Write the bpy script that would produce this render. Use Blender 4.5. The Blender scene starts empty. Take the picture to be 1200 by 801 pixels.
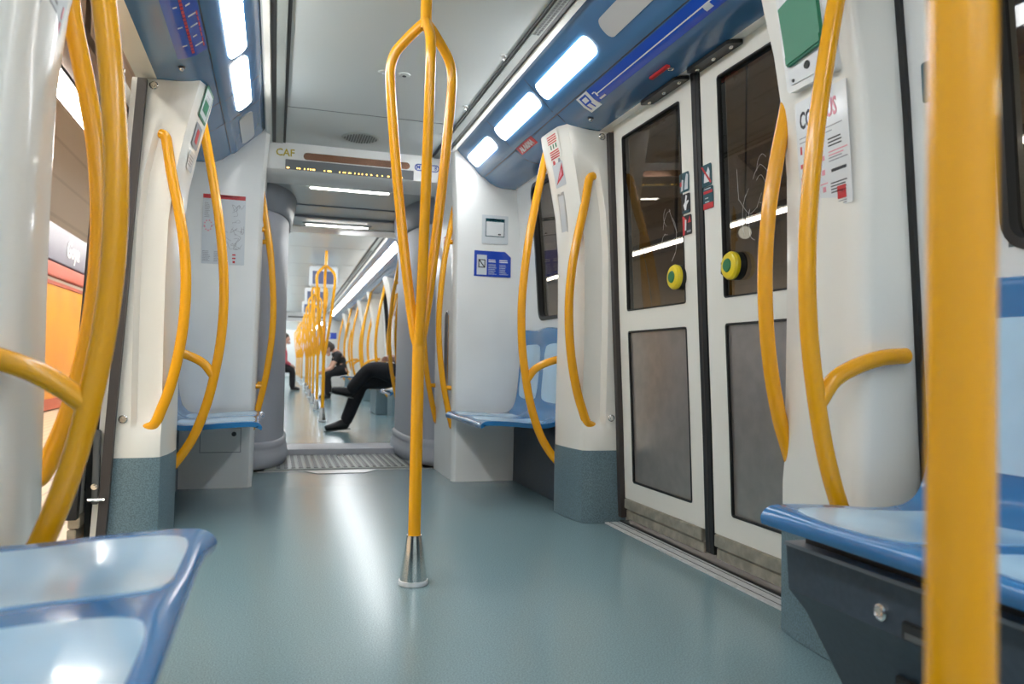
import bpy, bmesh, math, random
from mathutils import Matrix, Vector
random.seed(7)
SC = bpy.context.scene
COL = SC.collection
CX = .49            # centre line of the carriage
YD = 2.66           # centre of the doorway
PI = math.pi

# ------------------------------------------------------------------ materials
def mat(name, col, rough=.5, metal=0., spec=.5, noise=None, bump=None, coat=0.):
    m = bpy.data.materials.new(name); m.use_nodes = True
    nt = m.node_tree; b = nt.nodes['Principled BSDF']
    b.inputs['Base Color'].default_value = (*col, 1)
    b.inputs['Roughness'].default_value = rough
    b.inputs['Metallic'].default_value = metal
    b.inputs['Specular IOR Level'].default_value = spec
    b.inputs['Coat Weight'].default_value = coat
    if coat: b.inputs['Coat Roughness'].default_value = .08
    if noise:
        sc, amt, det = noise
        tc = nt.nodes.new('ShaderNodeTexCoord'); n = nt.nodes.new('ShaderNodeTexNoise')
        n.inputs['Scale'].default_value = sc; n.inputs['Detail'].default_value = det
        r = nt.nodes.new('ShaderNodeValToRGB')
        r.color_ramp.elements[0].position = .35; r.color_ramp.elements[1].position = .65
        r.color_ramp.elements[0].color = (*[c*(1-amt) for c in col], 1)
        r.color_ramp.elements[1].color = (*[min(1, c*(1+amt)) for c in col], 1)
        nt.links.new(tc.outputs['Object'], n.inputs['Vector'])
        nt.links.new(n.outputs['Fac'], r.inputs['Fac']); nt.links.new(r.outputs['Color'], b.inputs['Base Color'])
        if bump:
            bp = nt.nodes.new('ShaderNodeBump'); bp.inputs['Strength'].default_value = bump; bp.inputs['Distance'].default_value = .002
            nt.links.new(n.outputs['Fac'], bp.inputs['Height']); nt.links.new(bp.outputs['Normal'], b.inputs['Normal'])
    return m
def emit(name, col, s):
    m = bpy.data.materials.new(name); m.use_nodes = True
    nt = m.node_tree; nt.nodes.clear()
    o = nt.nodes.new('ShaderNodeOutputMaterial'); e = nt.nodes.new('ShaderNodeEmission')
    e.inputs['Color'].default_value = (*col, 1); e.inputs['Strength'].default_value = s
    nt.links.new(e.outputs[0], o.inputs[0]); return m
def glass(name, tint, f0=.06):
    m = bpy.data.materials.new(name); m.use_nodes = True
    nt = m.node_tree; nt.nodes.clear()
    o = nt.nodes.new('ShaderNodeOutputMaterial'); t = nt.nodes.new('ShaderNodeBsdfTransparent')
    g = nt.nodes.new('ShaderNodeBsdfGlossy'); mx = nt.nodes.new('ShaderNodeMixShader'); lw = nt.nodes.new('ShaderNodeLayerWeight')
    pw = nt.nodes.new('ShaderNodeMath'); pw.operation = 'POWER'; pw.inputs[1].default_value = 5
    fr = nt.nodes.new('ShaderNodeMath'); fr.operation = 'MULTIPLY_ADD'; fr.inputs[1].default_value = 1-f0; fr.inputs[2].default_value = f0
    nt.links.new(lw.outputs['Facing'], pw.inputs[0]); nt.links.new(pw.outputs[0], fr.inputs[0])
    t.inputs['Color'].default_value = (*tint, 1); g.inputs['Roughness'].default_value = .02
    nt.links.new(fr.outputs[0], mx.inputs[0]); nt.links.new(t.outputs[0], mx.inputs[1]); nt.links.new(g.outputs[0], mx.inputs[2])
    nt.links.new(mx.outputs[0], o.inputs[0]); return m
def tiles(name, c1, c2, scale, mortar=.02, rough=.5):
    m = bpy.data.materials.new(name); m.use_nodes = True
    nt = m.node_tree; b = nt.nodes['Principled BSDF']
    tc = nt.nodes.new('ShaderNodeTexCoord'); mp = nt.nodes.new('ShaderNodeMapping'); br = nt.nodes.new('ShaderNodeTexBrick')
    mp.inputs['Rotation'].default_value = (PI/2, 0, PI/2)
    br.inputs['Color1'].default_value = (*c1, 1); br.inputs['Color2'].default_value = (*[x*.93 for x in c1], 1)
    br.inputs['Mortar'].default_value = (*c2, 1); br.inputs['Scale'].default_value = scale; br.inputs['Mortar Size'].default_value = mortar
    nt.links.new(tc.outputs['Object'], mp.inputs[0]); nt.links.new(mp.outputs[0], br.inputs['Vector'])
    nt.links.new(br.outputs['Color'], b.inputs['Base Color']); b.inputs['Roughness'].default_value = rough
    return m
M = dict(
    white=mat('white_panel', (.79, .80, .785), .28, noise=(3, .03, 2), coat=.2),
    pillar=mat('pillar_cream', (.84, .82, .755), .28, coat=.2),
    cream=mat('cream_frame', (.83, .815, .75), .32),
    ceil=mat('ceiling_paint', (.60, .645, .64), .26),
    floor=mat('floor_vinyl', (.165, .255, .28), .22, noise=(240, .17, 1), spec=.6),
    kick=mat('speckled_laminate', (.135, .205, .24), .5, noise=(220, .22, 1)),
    yellow=mat('yellow_enamel', (.86, .385, .002), .26, coat=.25),
    blue=mat('cove_blue', (.05, .16, .33), .25, coat=.4),
    seat=mat('seat_blue', (.02, .165, .40), .2, coat=.4),
    pad=mat('seat_light_blue', (.42, .62, .78), .2, coat=.5, noise=(9, .03, 2)),
    black=mat('black_rubber', (.012, .013, .014), .45),
    brown=mat('dark_seal', (.05, .042, .04), .5),
    slate=mat('slate_panel', (.042, .057, .078), .4, noise=(60, .08, 1)),
    steel=mat('brushed_steel', (.44, .40, .37), .30, metal=.7, noise=(14, .07, 3)),
    chrome=mat('chrome', (.75, .74, .72), .15, metal=1.),
    alu=mat('aluminium', (.52, .53, .53), .35, metal=.8),
    sill=mat('sill_grey', (.55, .56, .56), .4, noise=(40, .08, 1)),
    rail=mat('door_rail_metal', (.46, .42, .34), .4, metal=.5, noise=(20, .2, 3)),
    grey=mat('bellows_grey', (.44, .465, .52), .42),
    dgrey=mat('collar_grey', (.20, .225, .26), .4),
    rib=mat('rib_dark', (.10, .105, .105), .5),
    vent=mat('vent_grey', (.33, .36, .34), .4),
    lamp=emit('lamp_lens', (.97, .99, 1), 20.0),
    lampoff=mat('unlit_lens', (.55, .56, .56), .2, coat=.5),
    strip=emit('strip_lamp', (1, .96, .88), 14.0),
    led=emit('amber_led', (1, .62, .12), 5.0),
    screen=emit('screen_glow', (.12, .14, .23), 1.0),
    plamp=emit('platform_lamp', (1, .97, .9), 38.0),
    glass=glass('tinted_glass', (.50, .49, .46), .045),
    vault=tiles('vault_tiles', (.56, .475, .39), (.44, .37, .30), .8, .012),
    track=mat('dark_ballast', (.03, .028, .025), .9, noise=(5, .3, 3)),
    plat=tiles('platform_paving', (.62, .50, .34), (.4, .3, .2), 2.5),
    pbrown=mat('lamp_housing_brown', (.10, .075, .06), .5),
    orange=mat('orange_board', (.75, .31, .008), .4, noise=(1.2, .1, 2)),
    purple=mat('sign_violet', (.085, .075, .125), .4),
    coral=mat('sign_coral', (.45, .075, .035), .4),
    signblue=mat('sticker_blue', (.008, .055, .42), .3, coat=.4),
    mapblue=mat('map_blue', (.006, .07, .50), .2, coat=.5),
    teal=mat('sticker_teal', (.01, .075, .10), .3),
    red=mat('print_red', (.56, .028, .035), .4),
    ink=mat('print_black', (.02, .02, .025), .5),
    inkgrey=mat('print_grey', (.30, .31, .34), .5),
    paper=mat('paper_white', (.74, .76, .77), .3, coat=.3),
    lightp=mat('paper_tint', (.60, .64, .67), .3, coat=.3),
    pink=mat('print_pink', (.75, .30, .36), .5),
    green=mat('cover_green', (.008, .20, .10), .35),
    btny=mat('button_yellow', (.80, .62, .01), .3, coat=.3),
    btng=mat('button_green', (.01, .17, .06), .3, coat=.3),
    olive=mat('olive_metal', (.42, .33, .03), .35, metal=.4),
    mirror=mat('bronze_mirror', (.22, .12, .08), .12, metal=.8),
    cloth=mat('black_cloth', (.010, .010, .013), .85, noise=(90, .3, 2)),
    cloth2=mat('charcoal_cloth', (.014, .014, .016), .85, noise=(90, .3, 2)),
    shoe=mat('black_leather', (.012, .011, .012), .35),
    sole=mat('grey_sole', (.14, .15, .14), .7),
    skin=mat('skin', (.60, .34, .24), .5),
    hair=mat('dark_hair', (.03, .02, .015), .6),
    rose=mat('rose_cloth', (.58, .09, .12), .8),
    led_face=mat('display_face', (.12, .135, .145), .3),
    scratch=mat('scratch_white', (.75, .75, .73), .6),
    globe=emit('globe_lamp', (1, .95, .85), 1.2),
)

# ------------------------------------------------------------------ mesh builder
T = Matrix.Identity(4)
def setT(m=None):
    global T
    T = m.copy() if m is not None else Matrix.Identity(4)
def cat_rom(P, n=8):
    P = [Vector(p) for p in P]; out = []
    Q = [P[0]*2-P[1]] + P + [P[-1]*2-P[-2]]
    for i in range(1, len(Q)-2):
        a, b, c, d = Q[i-1:i+3]
        for k in range(n):
            t = k/n
            out.append(.5*((2*b)+(c-a)*t+(2*a-5*b+4*c-d)*t*t+(3*b-a-3*c+d)*t**3))
    out.append(P[-1]); return out
class MB:
    def __init__(s): s.bm = bmesh.new()
    def box(s, a, b, bev=0., seg=2):
        r = bmesh.ops.create_cube(s.bm, size=1)
        for v in r['verts']: v.co = Vector([(a[i]+b[i])/2 + v.co[i]*(b[i]-a[i]) for i in range(3)])
        if bev:
            es = list({e for v in r['verts'] for e in v.link_edges})
            bmesh.ops.bevel(s.bm, geom=es, offset=bev, segments=seg, affect='EDGES')
        return s
    def ring_loft(s, rings, cap=True, closed=True):
        L = [[s.bm.verts.new(p) for p in r] for r in rings]
        n = len(L[0])
        for i in range(len(L)-1):
            for j in range(n if closed else n-1):
                s.bm.faces.new((L[i][j], L[i][(j+1) % n], L[i+1][(j+1) % n], L[i+1][j]))
        if cap:
            s.bm.faces.new(L[0][::-1]); s.bm.faces.new(L[-1])
        return s
    def tube(s, pts, r, seg=14, smooth=8, cap=True):
        P = cat_rom(pts, smooth) if smooth else [Vector(p) for p in pts]
        R = r if callable(r) else (lambda t: r)
        d0 = (P[1]-P[0]).normalized()
        up = Vector((0, 0, 1)) if abs(d0.z) < .9 else Vector((1, 0, 0))
        n = d0.cross(up).normalized(); rings = []
        for i, p in enumerate(P):
            d = (P[min(i+1, len(P)-1)]-P[max(i-1, 0)]).normalized()
            n = (n-d*n.dot(d)).normalized(); b = d.cross(n)
            rr = R(i/(len(P)-1))
            rings.append([p+(n*math.cos(a)+b*math.sin(a))*rr for a in [2*PI*k/seg for k in range(seg)]])
        return s.ring_loft(rings, cap)
    def prism(s, prof, y0, y1):          # closed (x,z) outline run along Y
        return s.ring_loft([[Vector((x, y, z)) for x, z in prof] for y in (y0, y1)])
    def extr(s, pts, d):                 # flat outline pushed along d
        d = Vector(d)
        return s.ring_loft([[Vector(p) for p in pts], [Vector(p)+d for p in pts]])
    def lathe(s, prof, c, axis='z', seg=24):
        rings = []
        for r, h in prof:
            ring = []
            for k in range(seg):
                a = 2*PI*k/seg; u, v = r*math.cos(a), r*math.sin(a)
                ring.append(Vector(c)+Vector({'z': (u, v, h), 'x': (h, u, v), 'y': (v, h, u)}[axis]))
            rings.append(ring)
        return s.ring_loft(rings)
    def sphere(s, c, r, sc=(1, 1, 1), seg=14):
        q = bmesh.ops.create_uvsphere(s.bm, u_segments=seg, v_segments=seg//2+2, radius=r)
        for v in q['verts']: v.co = Vector(c)+Vector([v.co[i]*sc[i] for i in range(3)])
        return s
    def curved(s, xf, ys, zs, skip=(), th=.03, sub=4):   # wall plate in (y,z) bent by x=xf(z); cells in skip are holes
        Z = []; zi = []
        for i in range(len(zs)-1):
            for k in range(sub): Z.append(zs[i]+(zs[i+1]-zs[i])*k/sub); zi.append(i)
        Z.append(zs[-1])
        V = {}
        def v(i, j, k):
            if (i, j, k) not in V:
                V[i, j, k] = s.bm.verts.new((xf(Z[j])+(th if k else 0), ys[i], Z[j]))
            return V[i, j, k]
        ny, nz = len(ys)-1, len(Z)-1
        on = lambda i, j: 0 <= i < ny and 0 <= j < nz and (i, zi[j]) not in skip
        for i in range(ny):
            for j in range(nz):
                if not on(i, j): continue
                for k in (0, 1): s.bm.faces.new((v(i, j, k), v(i+1, j, k), v(i+1, j+1, k), v(i, j+1, k)))
                for di, dj, e in ((-1, 0, ((i, j), (i, j+1))), (1, 0, ((i+1, j), (i+1, j+1))), (0, -1, ((i, j), (i+1, j))), (0, 1, ((i, j+1), (i+1, j+1)))):
                    if not on(i+di, j+dj):
                        (a, b), (c, d) = e
                        s.bm.faces.new((v(a, b, 0), v(c, d, 0), v(c, d, 1), v(a, b, 1)))
        return s
    def gasket(s, xf, y0, y1, z0, z1, w=.022, r=.05, proud=.006, th=.03):   # rounded rubber ring
        def loop(a, b, c, d, rr):
            P = []
            for cx, cz, a0 in ((b-rr, d-rr, 0), (a+rr, d-rr, 90), (a+rr, c+rr, 180), (b-rr, c+rr, 270)):
                for k in range(7):
                    t = math.radians(a0+15*k); P.append((cx+rr*math.cos(t), cz+rr*math.sin(t)))
            Q = []
            for i, p in enumerate(P):
                q = P[(i+1) % len(P)]
                n = 6 if math.hypot(q[0]-p[0], q[1]-p[1]) > .1 else 1
                Q += [(p[0]+(q[0]-p[0])*k/n, p[1]+(q[1]-p[1])*k/n) for k in range(n)]
            return Q
        O = loop(y0, y1, z0, z1, r); I = loop(y0+w, y1-w, z0+w, z1-w, max(.006, r-w))
        f = lambda L, o: [Vector((xf(z)+o, y, z)) for y, z in L]
        R = [f(O, th), f(O, -proud), f(I, -proud), f(I, th)]
        s.ring_loft(R+[R[0]], cap=False); bmesh.ops.remove_doubles(s.bm, verts=s.bm.verts, dist=1e-6)
        return s
def rrect(w, h, r, n=6, ctr=(0, 0), corners=(1, 1, 1, 1)):
    P = []
    for i, (sx, sy, a0) in enumerate(((1, 1, 0), (-1, 1, 90), (-1, -1, 180), (1, -1, 270))):
        rr = r if corners[i] else min(r, .002)
        for k in range(n+1):
            t = math.radians(a0+90*k/n)
            P.append((ctr[0]+sx*(w/2-rr)+rr*math.cos(t), ctr[1]+sy*(h/2-rr)+rr*math.sin(t)))
    return P
def interp(tab):
    def f(z):
        if z <= tab[0][0]: return tab[0][1]
        for (a, b), (c, d) in zip(tab, tab[1:]):
            if z <= c: return b+(d-b)*(z-a)/(c-a)
        return tab[-1][1]
    return f
def finish(o, sharp=35):
    me = o.data
    for p in me.polygons: p.use_smooth = True
    me.set_sharp_from_angle(angle=math.radians(sharp))
def wloc(o):
    v = Vector((0, 0, 0))
    while o: v += o.location; o = o.parent
    return v
def tag(o, label=None, cat=None, group=None, kind=None):
    if label: o['label'] = label
    if cat: o['category'] = cat
    if group: o['group'] = group
    if kind: o['kind'] = kind
    return o
def build(name, mb, m, parent=None, label=None, cat=None, group=None, kind=None, sharp=35, raw=False):
    bm = mb.bm
    if not raw: bmesh.ops.transform(bm, matrix=T, verts=bm.verts)
    bmesh.ops.recalc_face_normals(bm, faces=bm.faces)
    xs = [v.co for v in bm.verts]
    if parent is None:
        org = Vector(((min(v.x for v in xs)+max(v.x for v in xs))/2, (min(v.y for v in xs)+max(v.y for v in xs))/2, min(v.z for v in xs)))
        loc = org
    else:
        org = wloc(parent); loc = Vector((0, 0, 0))
    bmesh.ops.translate(bm, verts=bm.verts, vec=-org)
    me = bpy.data.meshes.new(name); bm.to_mesh(me); bm.free()
    o = bpy.data.objects.new(name, me); COL.objects.link(o); o.location = loc
    if m: me.materials.append(M[m])
    if parent: o.parent = parent
    finish(o, sharp)
    return tag(o, label, cat, group, kind)
def struct(name, mb, m, **k): return build(name, mb, m, kind='structure', **k)
def thing(name, label, cat, loc, group=None):
    o = bpy.data.objects.new(name, None); COL.objects.link(o)
    o.location = T @ Vector(loc); o.empty_display_size = .1
    return tag(o, label, cat, group)
def text_bm(body, size, org, U, V, depth=.0006, align='CENTER', sx=1., shear=0.):
    cu = bpy.data.curves.new('t', 'FONT'); cu.body = body; cu.size = size; cu.extrude = depth; cu.resolution_u = 2; cu.offset = size*.018; cu.shear = shear
    cu.align_x = align; cu.align_y = 'CENTER'
    o = bpy.data.objects.new('t', cu); COL.objects.link(o)
    dg = bpy.context.evaluated_depsgraph_get(); me = bpy.data.meshes.new_from_object(o.evaluated_get(dg))
    bpy.data.objects.remove(o); bpy.data.curves.remove(cu)
    mb = MB(); mb.bm.from_mesh(me); bpy.data.meshes.remove(me)
    for v in mb.bm.verts: v.co.x *= sx
    U = Vector(U).normalized(); V = Vector(V).normalized(); N = U.cross(V)
    mt = Matrix(((U.x, V.x, N.x, org[0]), (U.y, V.y, N.y, org[1]), (U.z, V.z, N.z, org[2]), (0, 0, 0, 1)))
    bmesh.ops.transform(mb.bm, matrix=mt, verts=mb.bm.verts)
    return mb
class Decal:       # a thin sign; U to the reader's right, V up, N to the reader
    def __init__(s, name, label, cat, c, U, V, w, h, m, r=.004, th=.0015, group=None, outline=None):
        s.c = Vector(c); s.U = Vector(U).normalized(); V = Vector(V)
        s.V = (V-s.U*V.dot(s.U)).normalized(); s.N = s.U.cross(s.V); s.th = th; s.w = w; s.h = h
        mb = MB(); mb.extr([s.p(x, y, 0) for x, y in (outline or rrect(w, h, r))], s.N*th)
        s.o = build(name, mb, m, label=label, cat=cat, group=group, raw=True)
    def p(s, x, y, d): return s.c+s.U*x+s.V*y+s.N*d
    def rect(s, name, x, y, w, h, m, r=.0015, lv=1, mb=None):
        out = mb or MB()
        out.extr([s.p(a, b, s.th-.0004) for a, b in rrect(w, h, min(r, w/2.01, h/2.01), 3, (x, y))], s.N*(.0004+.0006*lv))
        return out if mb is not None else build(name, out, m, s.o, raw=True)
    def rects(s, name, L, m, lv=1):
        mb = MB()
        for x, y, w, h in L: s.rect(name, x, y, w, h, m, .0003, lv, mb)
        return build(name, mb, m, s.o, raw=True)
    def poly(s, name, P, m, lv=1):
        mb = MB(); mb.extr([s.p(a, b, s.th-.0004) for a, b in P], s.N*(.0004+.0006*lv)); return build(name, mb, m, s.o, raw=True)
    def text(s, name, body, x, y, size, m, lv=1, align='CENTER', sx=1.):
        return build(name, text_bm(body, size, s.p(x, y, s.th+.0006*lv), s.U, s.V, align=align, sx=sx), m, s.o, raw=True)
    def lines(s, name, x, y, w, n, pitch, m, hh=.0035, jit=.35):
        return s.rects(name, [(x-w*j/2, y-i*pitch, w*(1-j), hh) for i in range(n) for j in [random.random()*jit]], m)

# ------------------------------------------------------------------ carriage profiles (right hand side, canonical)
DX = interp([(0, 1.622), (.1, 1.615), (.5, 1.597), (.95, 1.572), (1.4, 1.55), (1.9, 1.523), (2.1, 1.51)])
WX = interp([(0, 1.60), (.5, 1.585), (.95, 1.557), (1.4, 1.525), (1.88, 1.478), (2.1, 1.46), (2.3, 1.45)])
AX = interp([(0, 1.388), (.5, 1.385), (1.0, 1.389), (1.31, 1.384), (1.5, 1.366), (1.67, 1.334), (1.8, 1.304), (1.9, 1.278), (1.97, 1.262)])
COVE = [(1.066, 2.125), (1.082, 2.102), (1.105, 2.078), (1.125, 2.06), (1.20, 1.99), (1.222, 1.966), (1.24, 1.951), (1.256, 1.947), (1.27, 1.937), (1.30, 1.912), (1.34, 1.893), (1.38, 1.886), (1.47, 1.884)]
coveZ = interp([(x, z) for x, z in COVE])
def refl_x(): return Matrix.Translation((2*CX, 0, 0)) @ Matrix.Diagonal((-1, 1, 1, 1))
def refl_y(c): return Matrix.Translation((0, 2*c, 0)) @ Matrix.Diagonal((1, -1, 1, 1))
I4 = Matrix.Identity(4); MX = refl_x(); MY = refl_y(YD)
NL = Matrix.Translation((-.04, 0, 0)) @ MX @ MY          # near left
YG = 6.19
CAR2 = Matrix.Translation((CX+.045, YG, 0)) @ Matrix.Rotation(-.018, 4, 'Z') @ Matrix.Translation((-CX, -YG, 0)) @ refl_y(YG)
PITCH = 4.35
def c2(k=0, side=None): # module k of the next carriage
    return CAR2 @ (side or I4) @ Matrix.Translation((0, -PITCH*k, 0))

# ------------------------------------------------------------------ parts of the carriage
def pillar(m, label, sub=True, wx=.05):
    setT(m)
    t = thing('partition_pillar', label, 'partition', (1.45, YD+.9, 0), 'partition pillars beside the doorways')
    def ring(z, zc=None, grow=0.):
        a = AX(z); d = DX(z)-.012-(.022 if grow else 0); W = d+wx
        rec = .032*max(0, min(1, (z-.43)/.06))*max(0, min(1, (1.78-z)/.12))
        P = [(W, .735), (d, .735), (a+.14, .735), (a+.122, .735+rec), (a+.052, .742+rec), (a+.03, .757+rec*.25), (a+.013, .84), (a+.004, .94), (a, 1.03), (a+.004, 1.062), (a+.018, 1.085), (a+.04, 1.095), (W, 1.095)]
        out = []
        for x, y in P:
            zz = z if zc is None else min(zc, coveZ(min(x, 1.47))-.003)
            out.append(Vector((x-grow*(1 if x < W else 0), YD+y+(-grow if y < .8 else grow if y > 1.05 else 0), zz)))
        return out
    zs = [.004, .345, .43, .46, .49, .6, .75, .9, 1.05, 1.2, 1.31, 1.4, 1.5, 1.58, 1.66, 1.72, 1.78, 1.83, 1.87]
    build('panel', MB().ring_loft([ring(z) for z in zs]+[ring(1.9, 1.915)]), 'pillar', t, sharp=40)
    build('kick_panel', MB().ring_loft([ring(z, grow=.002) for z in (.002, .12, .24, .345)]), 'kick', t)
    if sub:
        sl = MB(); R = []
        for z in [.03+i*.092 for i in range(21)]:
            d = DX(min(z, 1.87)); R.append([Vector((d-.022, YD+.70, min(z, 1.87))), Vector((d-.022, YD+.733, min(z, 1.87))), Vector((d+.012, YD+.733, min(z, 1.87))), Vector((d+.012, YD+.70, min(z, 1.87)))])
        build('edge_seal', sl.ring_loft(R), 'brown', t)
        lk = MB()
        for z in (.50, 1.855):
            lk.lathe([(0.001, -.010), (.006, -.010), (.007, -.005), (.012, -.005), (.014, -.009), (.017, -.006), (.018, .002), (.001, .002)], (DX(z)-.045, YD+.735, z), 'y', 16)
        build('lock', lk, 'chrome', t)
        gs = MB(); R = []
        for z in [.35+i*.08 for i in range(20)]:
            d = WX(z); R.append([Vector((d-.012, YD+1.0955, z)), Vector((d-.012, YD+1.112, z)), Vector((d+.02, YD+1.112, z)), Vector((d+.02, YD+1.0955, z))])
        build('wall_gasket', gs.ring_loft(R), 'black', t)
    return t
RT = .0212
def rail_door(m, label, grp='curved handrails beside the doorways'):
    setT(m)
    t = thing('handrail', label, 'handrail', (1.44, YD+.77, .46), grp)
    y = YD+.77
    build('rail', MB().tube([(1.50, y+.012, 1.675), (1.462, y+.003, 1.672), (1.437, y, 1.66), (1.427, y, 1.62), (1.408, y, 1.51), (1.376, y, 1.36), (1.352, y, 1.22), (1.34, y, 1.06), (1.344, y, .9), (1.362, y, .75), (1.39, y, .62), (1.42, y, .53), (1.437, y, .485), (1.455, y+.003, .466), (1.50, y+.012, .460)], RT, 22, 6), 'yellow', t)
    return t
def rail_seat(m, label, grp='curved handrails at the seat ends', bz=0.):
    setT(m); y = YD+1.115
    t = thing('handrail', label, 'handrail', (1.38, y, .25), grp)
    build('rail', MB().tube([(1.348, y, 1.905), (1.337, y, 1.875), (1.312, y, 1.76), (1.27, y, 1.55), (1.235, y, 1.33), (1.214, y, 1.10), (1.215, y, .9), (1.235, y, .72), (1.272, y, .54), (1.325, y, .39), (1.385, y-.005, .29), (1.43, y-.03, .235)], RT, 22, 6), 'yellow', t)
    build('branch', MB().tube([(1.247, y, .67+bz*.3), (1.29, y, .725+bz), (1.35, y, .758+bz), (1.43, y, .782+bz), (1.515, y-.008, .79+bz)], RT*.95, 20, 6), 'yellow', t)
    return t
def rail_jamb(m, label, y, grp='curved handrails at the gangway corners'):
    setT(m)
    t = thing('handrail', label, 'handrail', (1.07, y, .3), grp)
    build('rail', MB().tube([(1.10, y, 1.83), (1.088, y, 1.78), (1.055, y, 1.6), (1.02, y, 1.38), (.998, y, 1.1), (1.0, y, .9), (1.025, y, .67), (1.06, y, .49), (1.092, y, .36), (1.10, y, .32)], lambda q: .019*min(1, .35+8*min(q, 1-q)), 14, 6), 'yellow', t)
    st = [(1.04, 1.528), (1.045, .59)]
    for x, z in st: build('stub', MB().tube([(x, y, z), (1.085, y, z)], .015, 12, 0), 'yellow', t)
    return t
def bench(m, label, grp, y0=3.86, y1=4.715, boxed=False, blabel=None):
    setT(m)
    t = thing('bench_seat', label, 'seat', (1.3, (y0+y1)/2, .36), grp)
    prof = cat_rom([(1.052, 0, .405), (1.043, 0, .424), (1.056, 0, .444), (1.09, 0, .45), (1.20, 0, .446), (1.32, 0, .436), (1.40, 0, .437), (1.452, 0, .458), (1.482, 0, .515), (1.497, 0, .62), (1.508, 0, .76), (1.515, 0, .875), (1.52, 0, .955), (1.535, 0, .972)], 4)
    n = len(prof)-1
    def S(u, v, off=0.):
        i = min(int(v*n), n-1); f = v*n-i; p = prof[i].lerp(prof[i+1], f); d = (prof[i+1]-prof[i]).normalized()
        nx, nz = -d.z, d.x     # towards the sitter
        s = math.sin(PI*((u*2) % 1))**2
        dip = -.012*s*max(0, min(1, (v-.12)/.12))
        pl = .02*(abs(2*u-1)**6)*max(0, 1-v/.25)      # the front corners sweep out
        return Vector((p.x+nx*(off+dip)-pl, y0+(y1-y0)*u, p.z+nz*(off+dip)+.006*(abs(2*u-1)**8)*max(0, 1-v/.3)))
    def sheet(us, vs, o0, o1, mp=None):
        mb = MB(); A = {}
        for i, u in enumerate(us):
            for j, v in enumerate(vs):
                uu, vv = mp(u, v) if mp else (u, v)
                for k, o in ((0, o0), (1, o1)): A[i, j, k] = mb.bm.verts.new(S(uu, vv, o))
        nu, nv = len(us)-1, len(vs)-1
        for i in range(nu):
            for j in range(nv):
                for k in (0, 1): mb.bm.faces.new((A[i, j, k], A[i+1, j, k], A[i+1, j+1, k], A[i, j+1, k]))
        for i in range(nu):
            for j in (0, nv): mb.bm.faces.new((A[i, j, 0], A[i+1, j, 0], A[i+1, j, 1], A[i, j, 1]))
        for j in range(nv):
            for i in (0, nu): mb.bm.faces.new((A[i, j, 0], A[i, j+1, 0], A[i, j+1, 1], A[i, j, 1]))
        return mb
    lin = lambda a, b, k: [a+(b-a)*i/k for i in range(k+1)]
    build('shell', sheet(lin(0, 1, 48), lin(0, 1, 44), -.024, 0), 'seat', t, sharp=50)
    for q in (0, 1):
        for nm, va, vb, k in (('seat_pad', .185, .50, .3), ('back_pad', .635, .845, .22)):
            c, hw = .25+.5*q, .205
            def mp(a, b, c=c, hw=hw, va=va, vb=vb, k=k):
                aa = a*math.sqrt(1-k*b*b*b*b); bb = b*math.sqrt(1-k*a*a*a*a)
                taper = 1-.07*(bb+1)/2 if nm == 'seat_pad' else 1
                return c+hw*aa*taper, (va+vb)/2+(vb-va)/2*bb
            build(nm, sheet(lin(-1, 1, 14), lin(-1, 1, 14), -.002, .0025, mp), 'pad', t, sharp=60)
    if boxed:
        b = thing('seat_base', blabel, 'seat base', (1.3, (y0+y1)/2, 0), 'dark bases under the benches')
        ys = (y0-.02, y1)
        build('front_panel', MB().prism([(1.112, .358), (1.12, .258), (1.166, .205), (1.285, .001), (1.50, .001), (1.50, .358)], *ys), 'slate', b, sharp=20)
        build('recess', MB().prism([(1.14, .36), (1.14, .388), (1.45, .388), (1.45, .36)], ys[0]+.03, ys[1]), 'black', b)
        build('ledge', MB().prism([(1.106, .357), (1.106, .365), (1.16, .365), (1.16, .357)], *ys), 'dgrey', b)
        build('lock', MB().lathe([(.001, -.007), (.006, -.007), (.007, -.003), (.010, -.003), (.012, -.006), (.016, -.004), (.017, .004), (.001, .004)], (1.116, ys[0]+.28, .292), 'x', 18), 'chrome', b)
        build('finger_hole', MB().box((1.108, ys[0]+.335, .262), (1.13, ys[0]+.405, .295), .003), 'black', b)
        build('catch', MB().box((1.106, ys[0]+.345, .265), (1.112, ys[0]+.40, .277), .001), 'rib', b)
        build('slot', MB().box((1.19, ys[0]+.235, .13), (1.235, ys[0]+.29, .15), .003), 'black', b)
    return t
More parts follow.
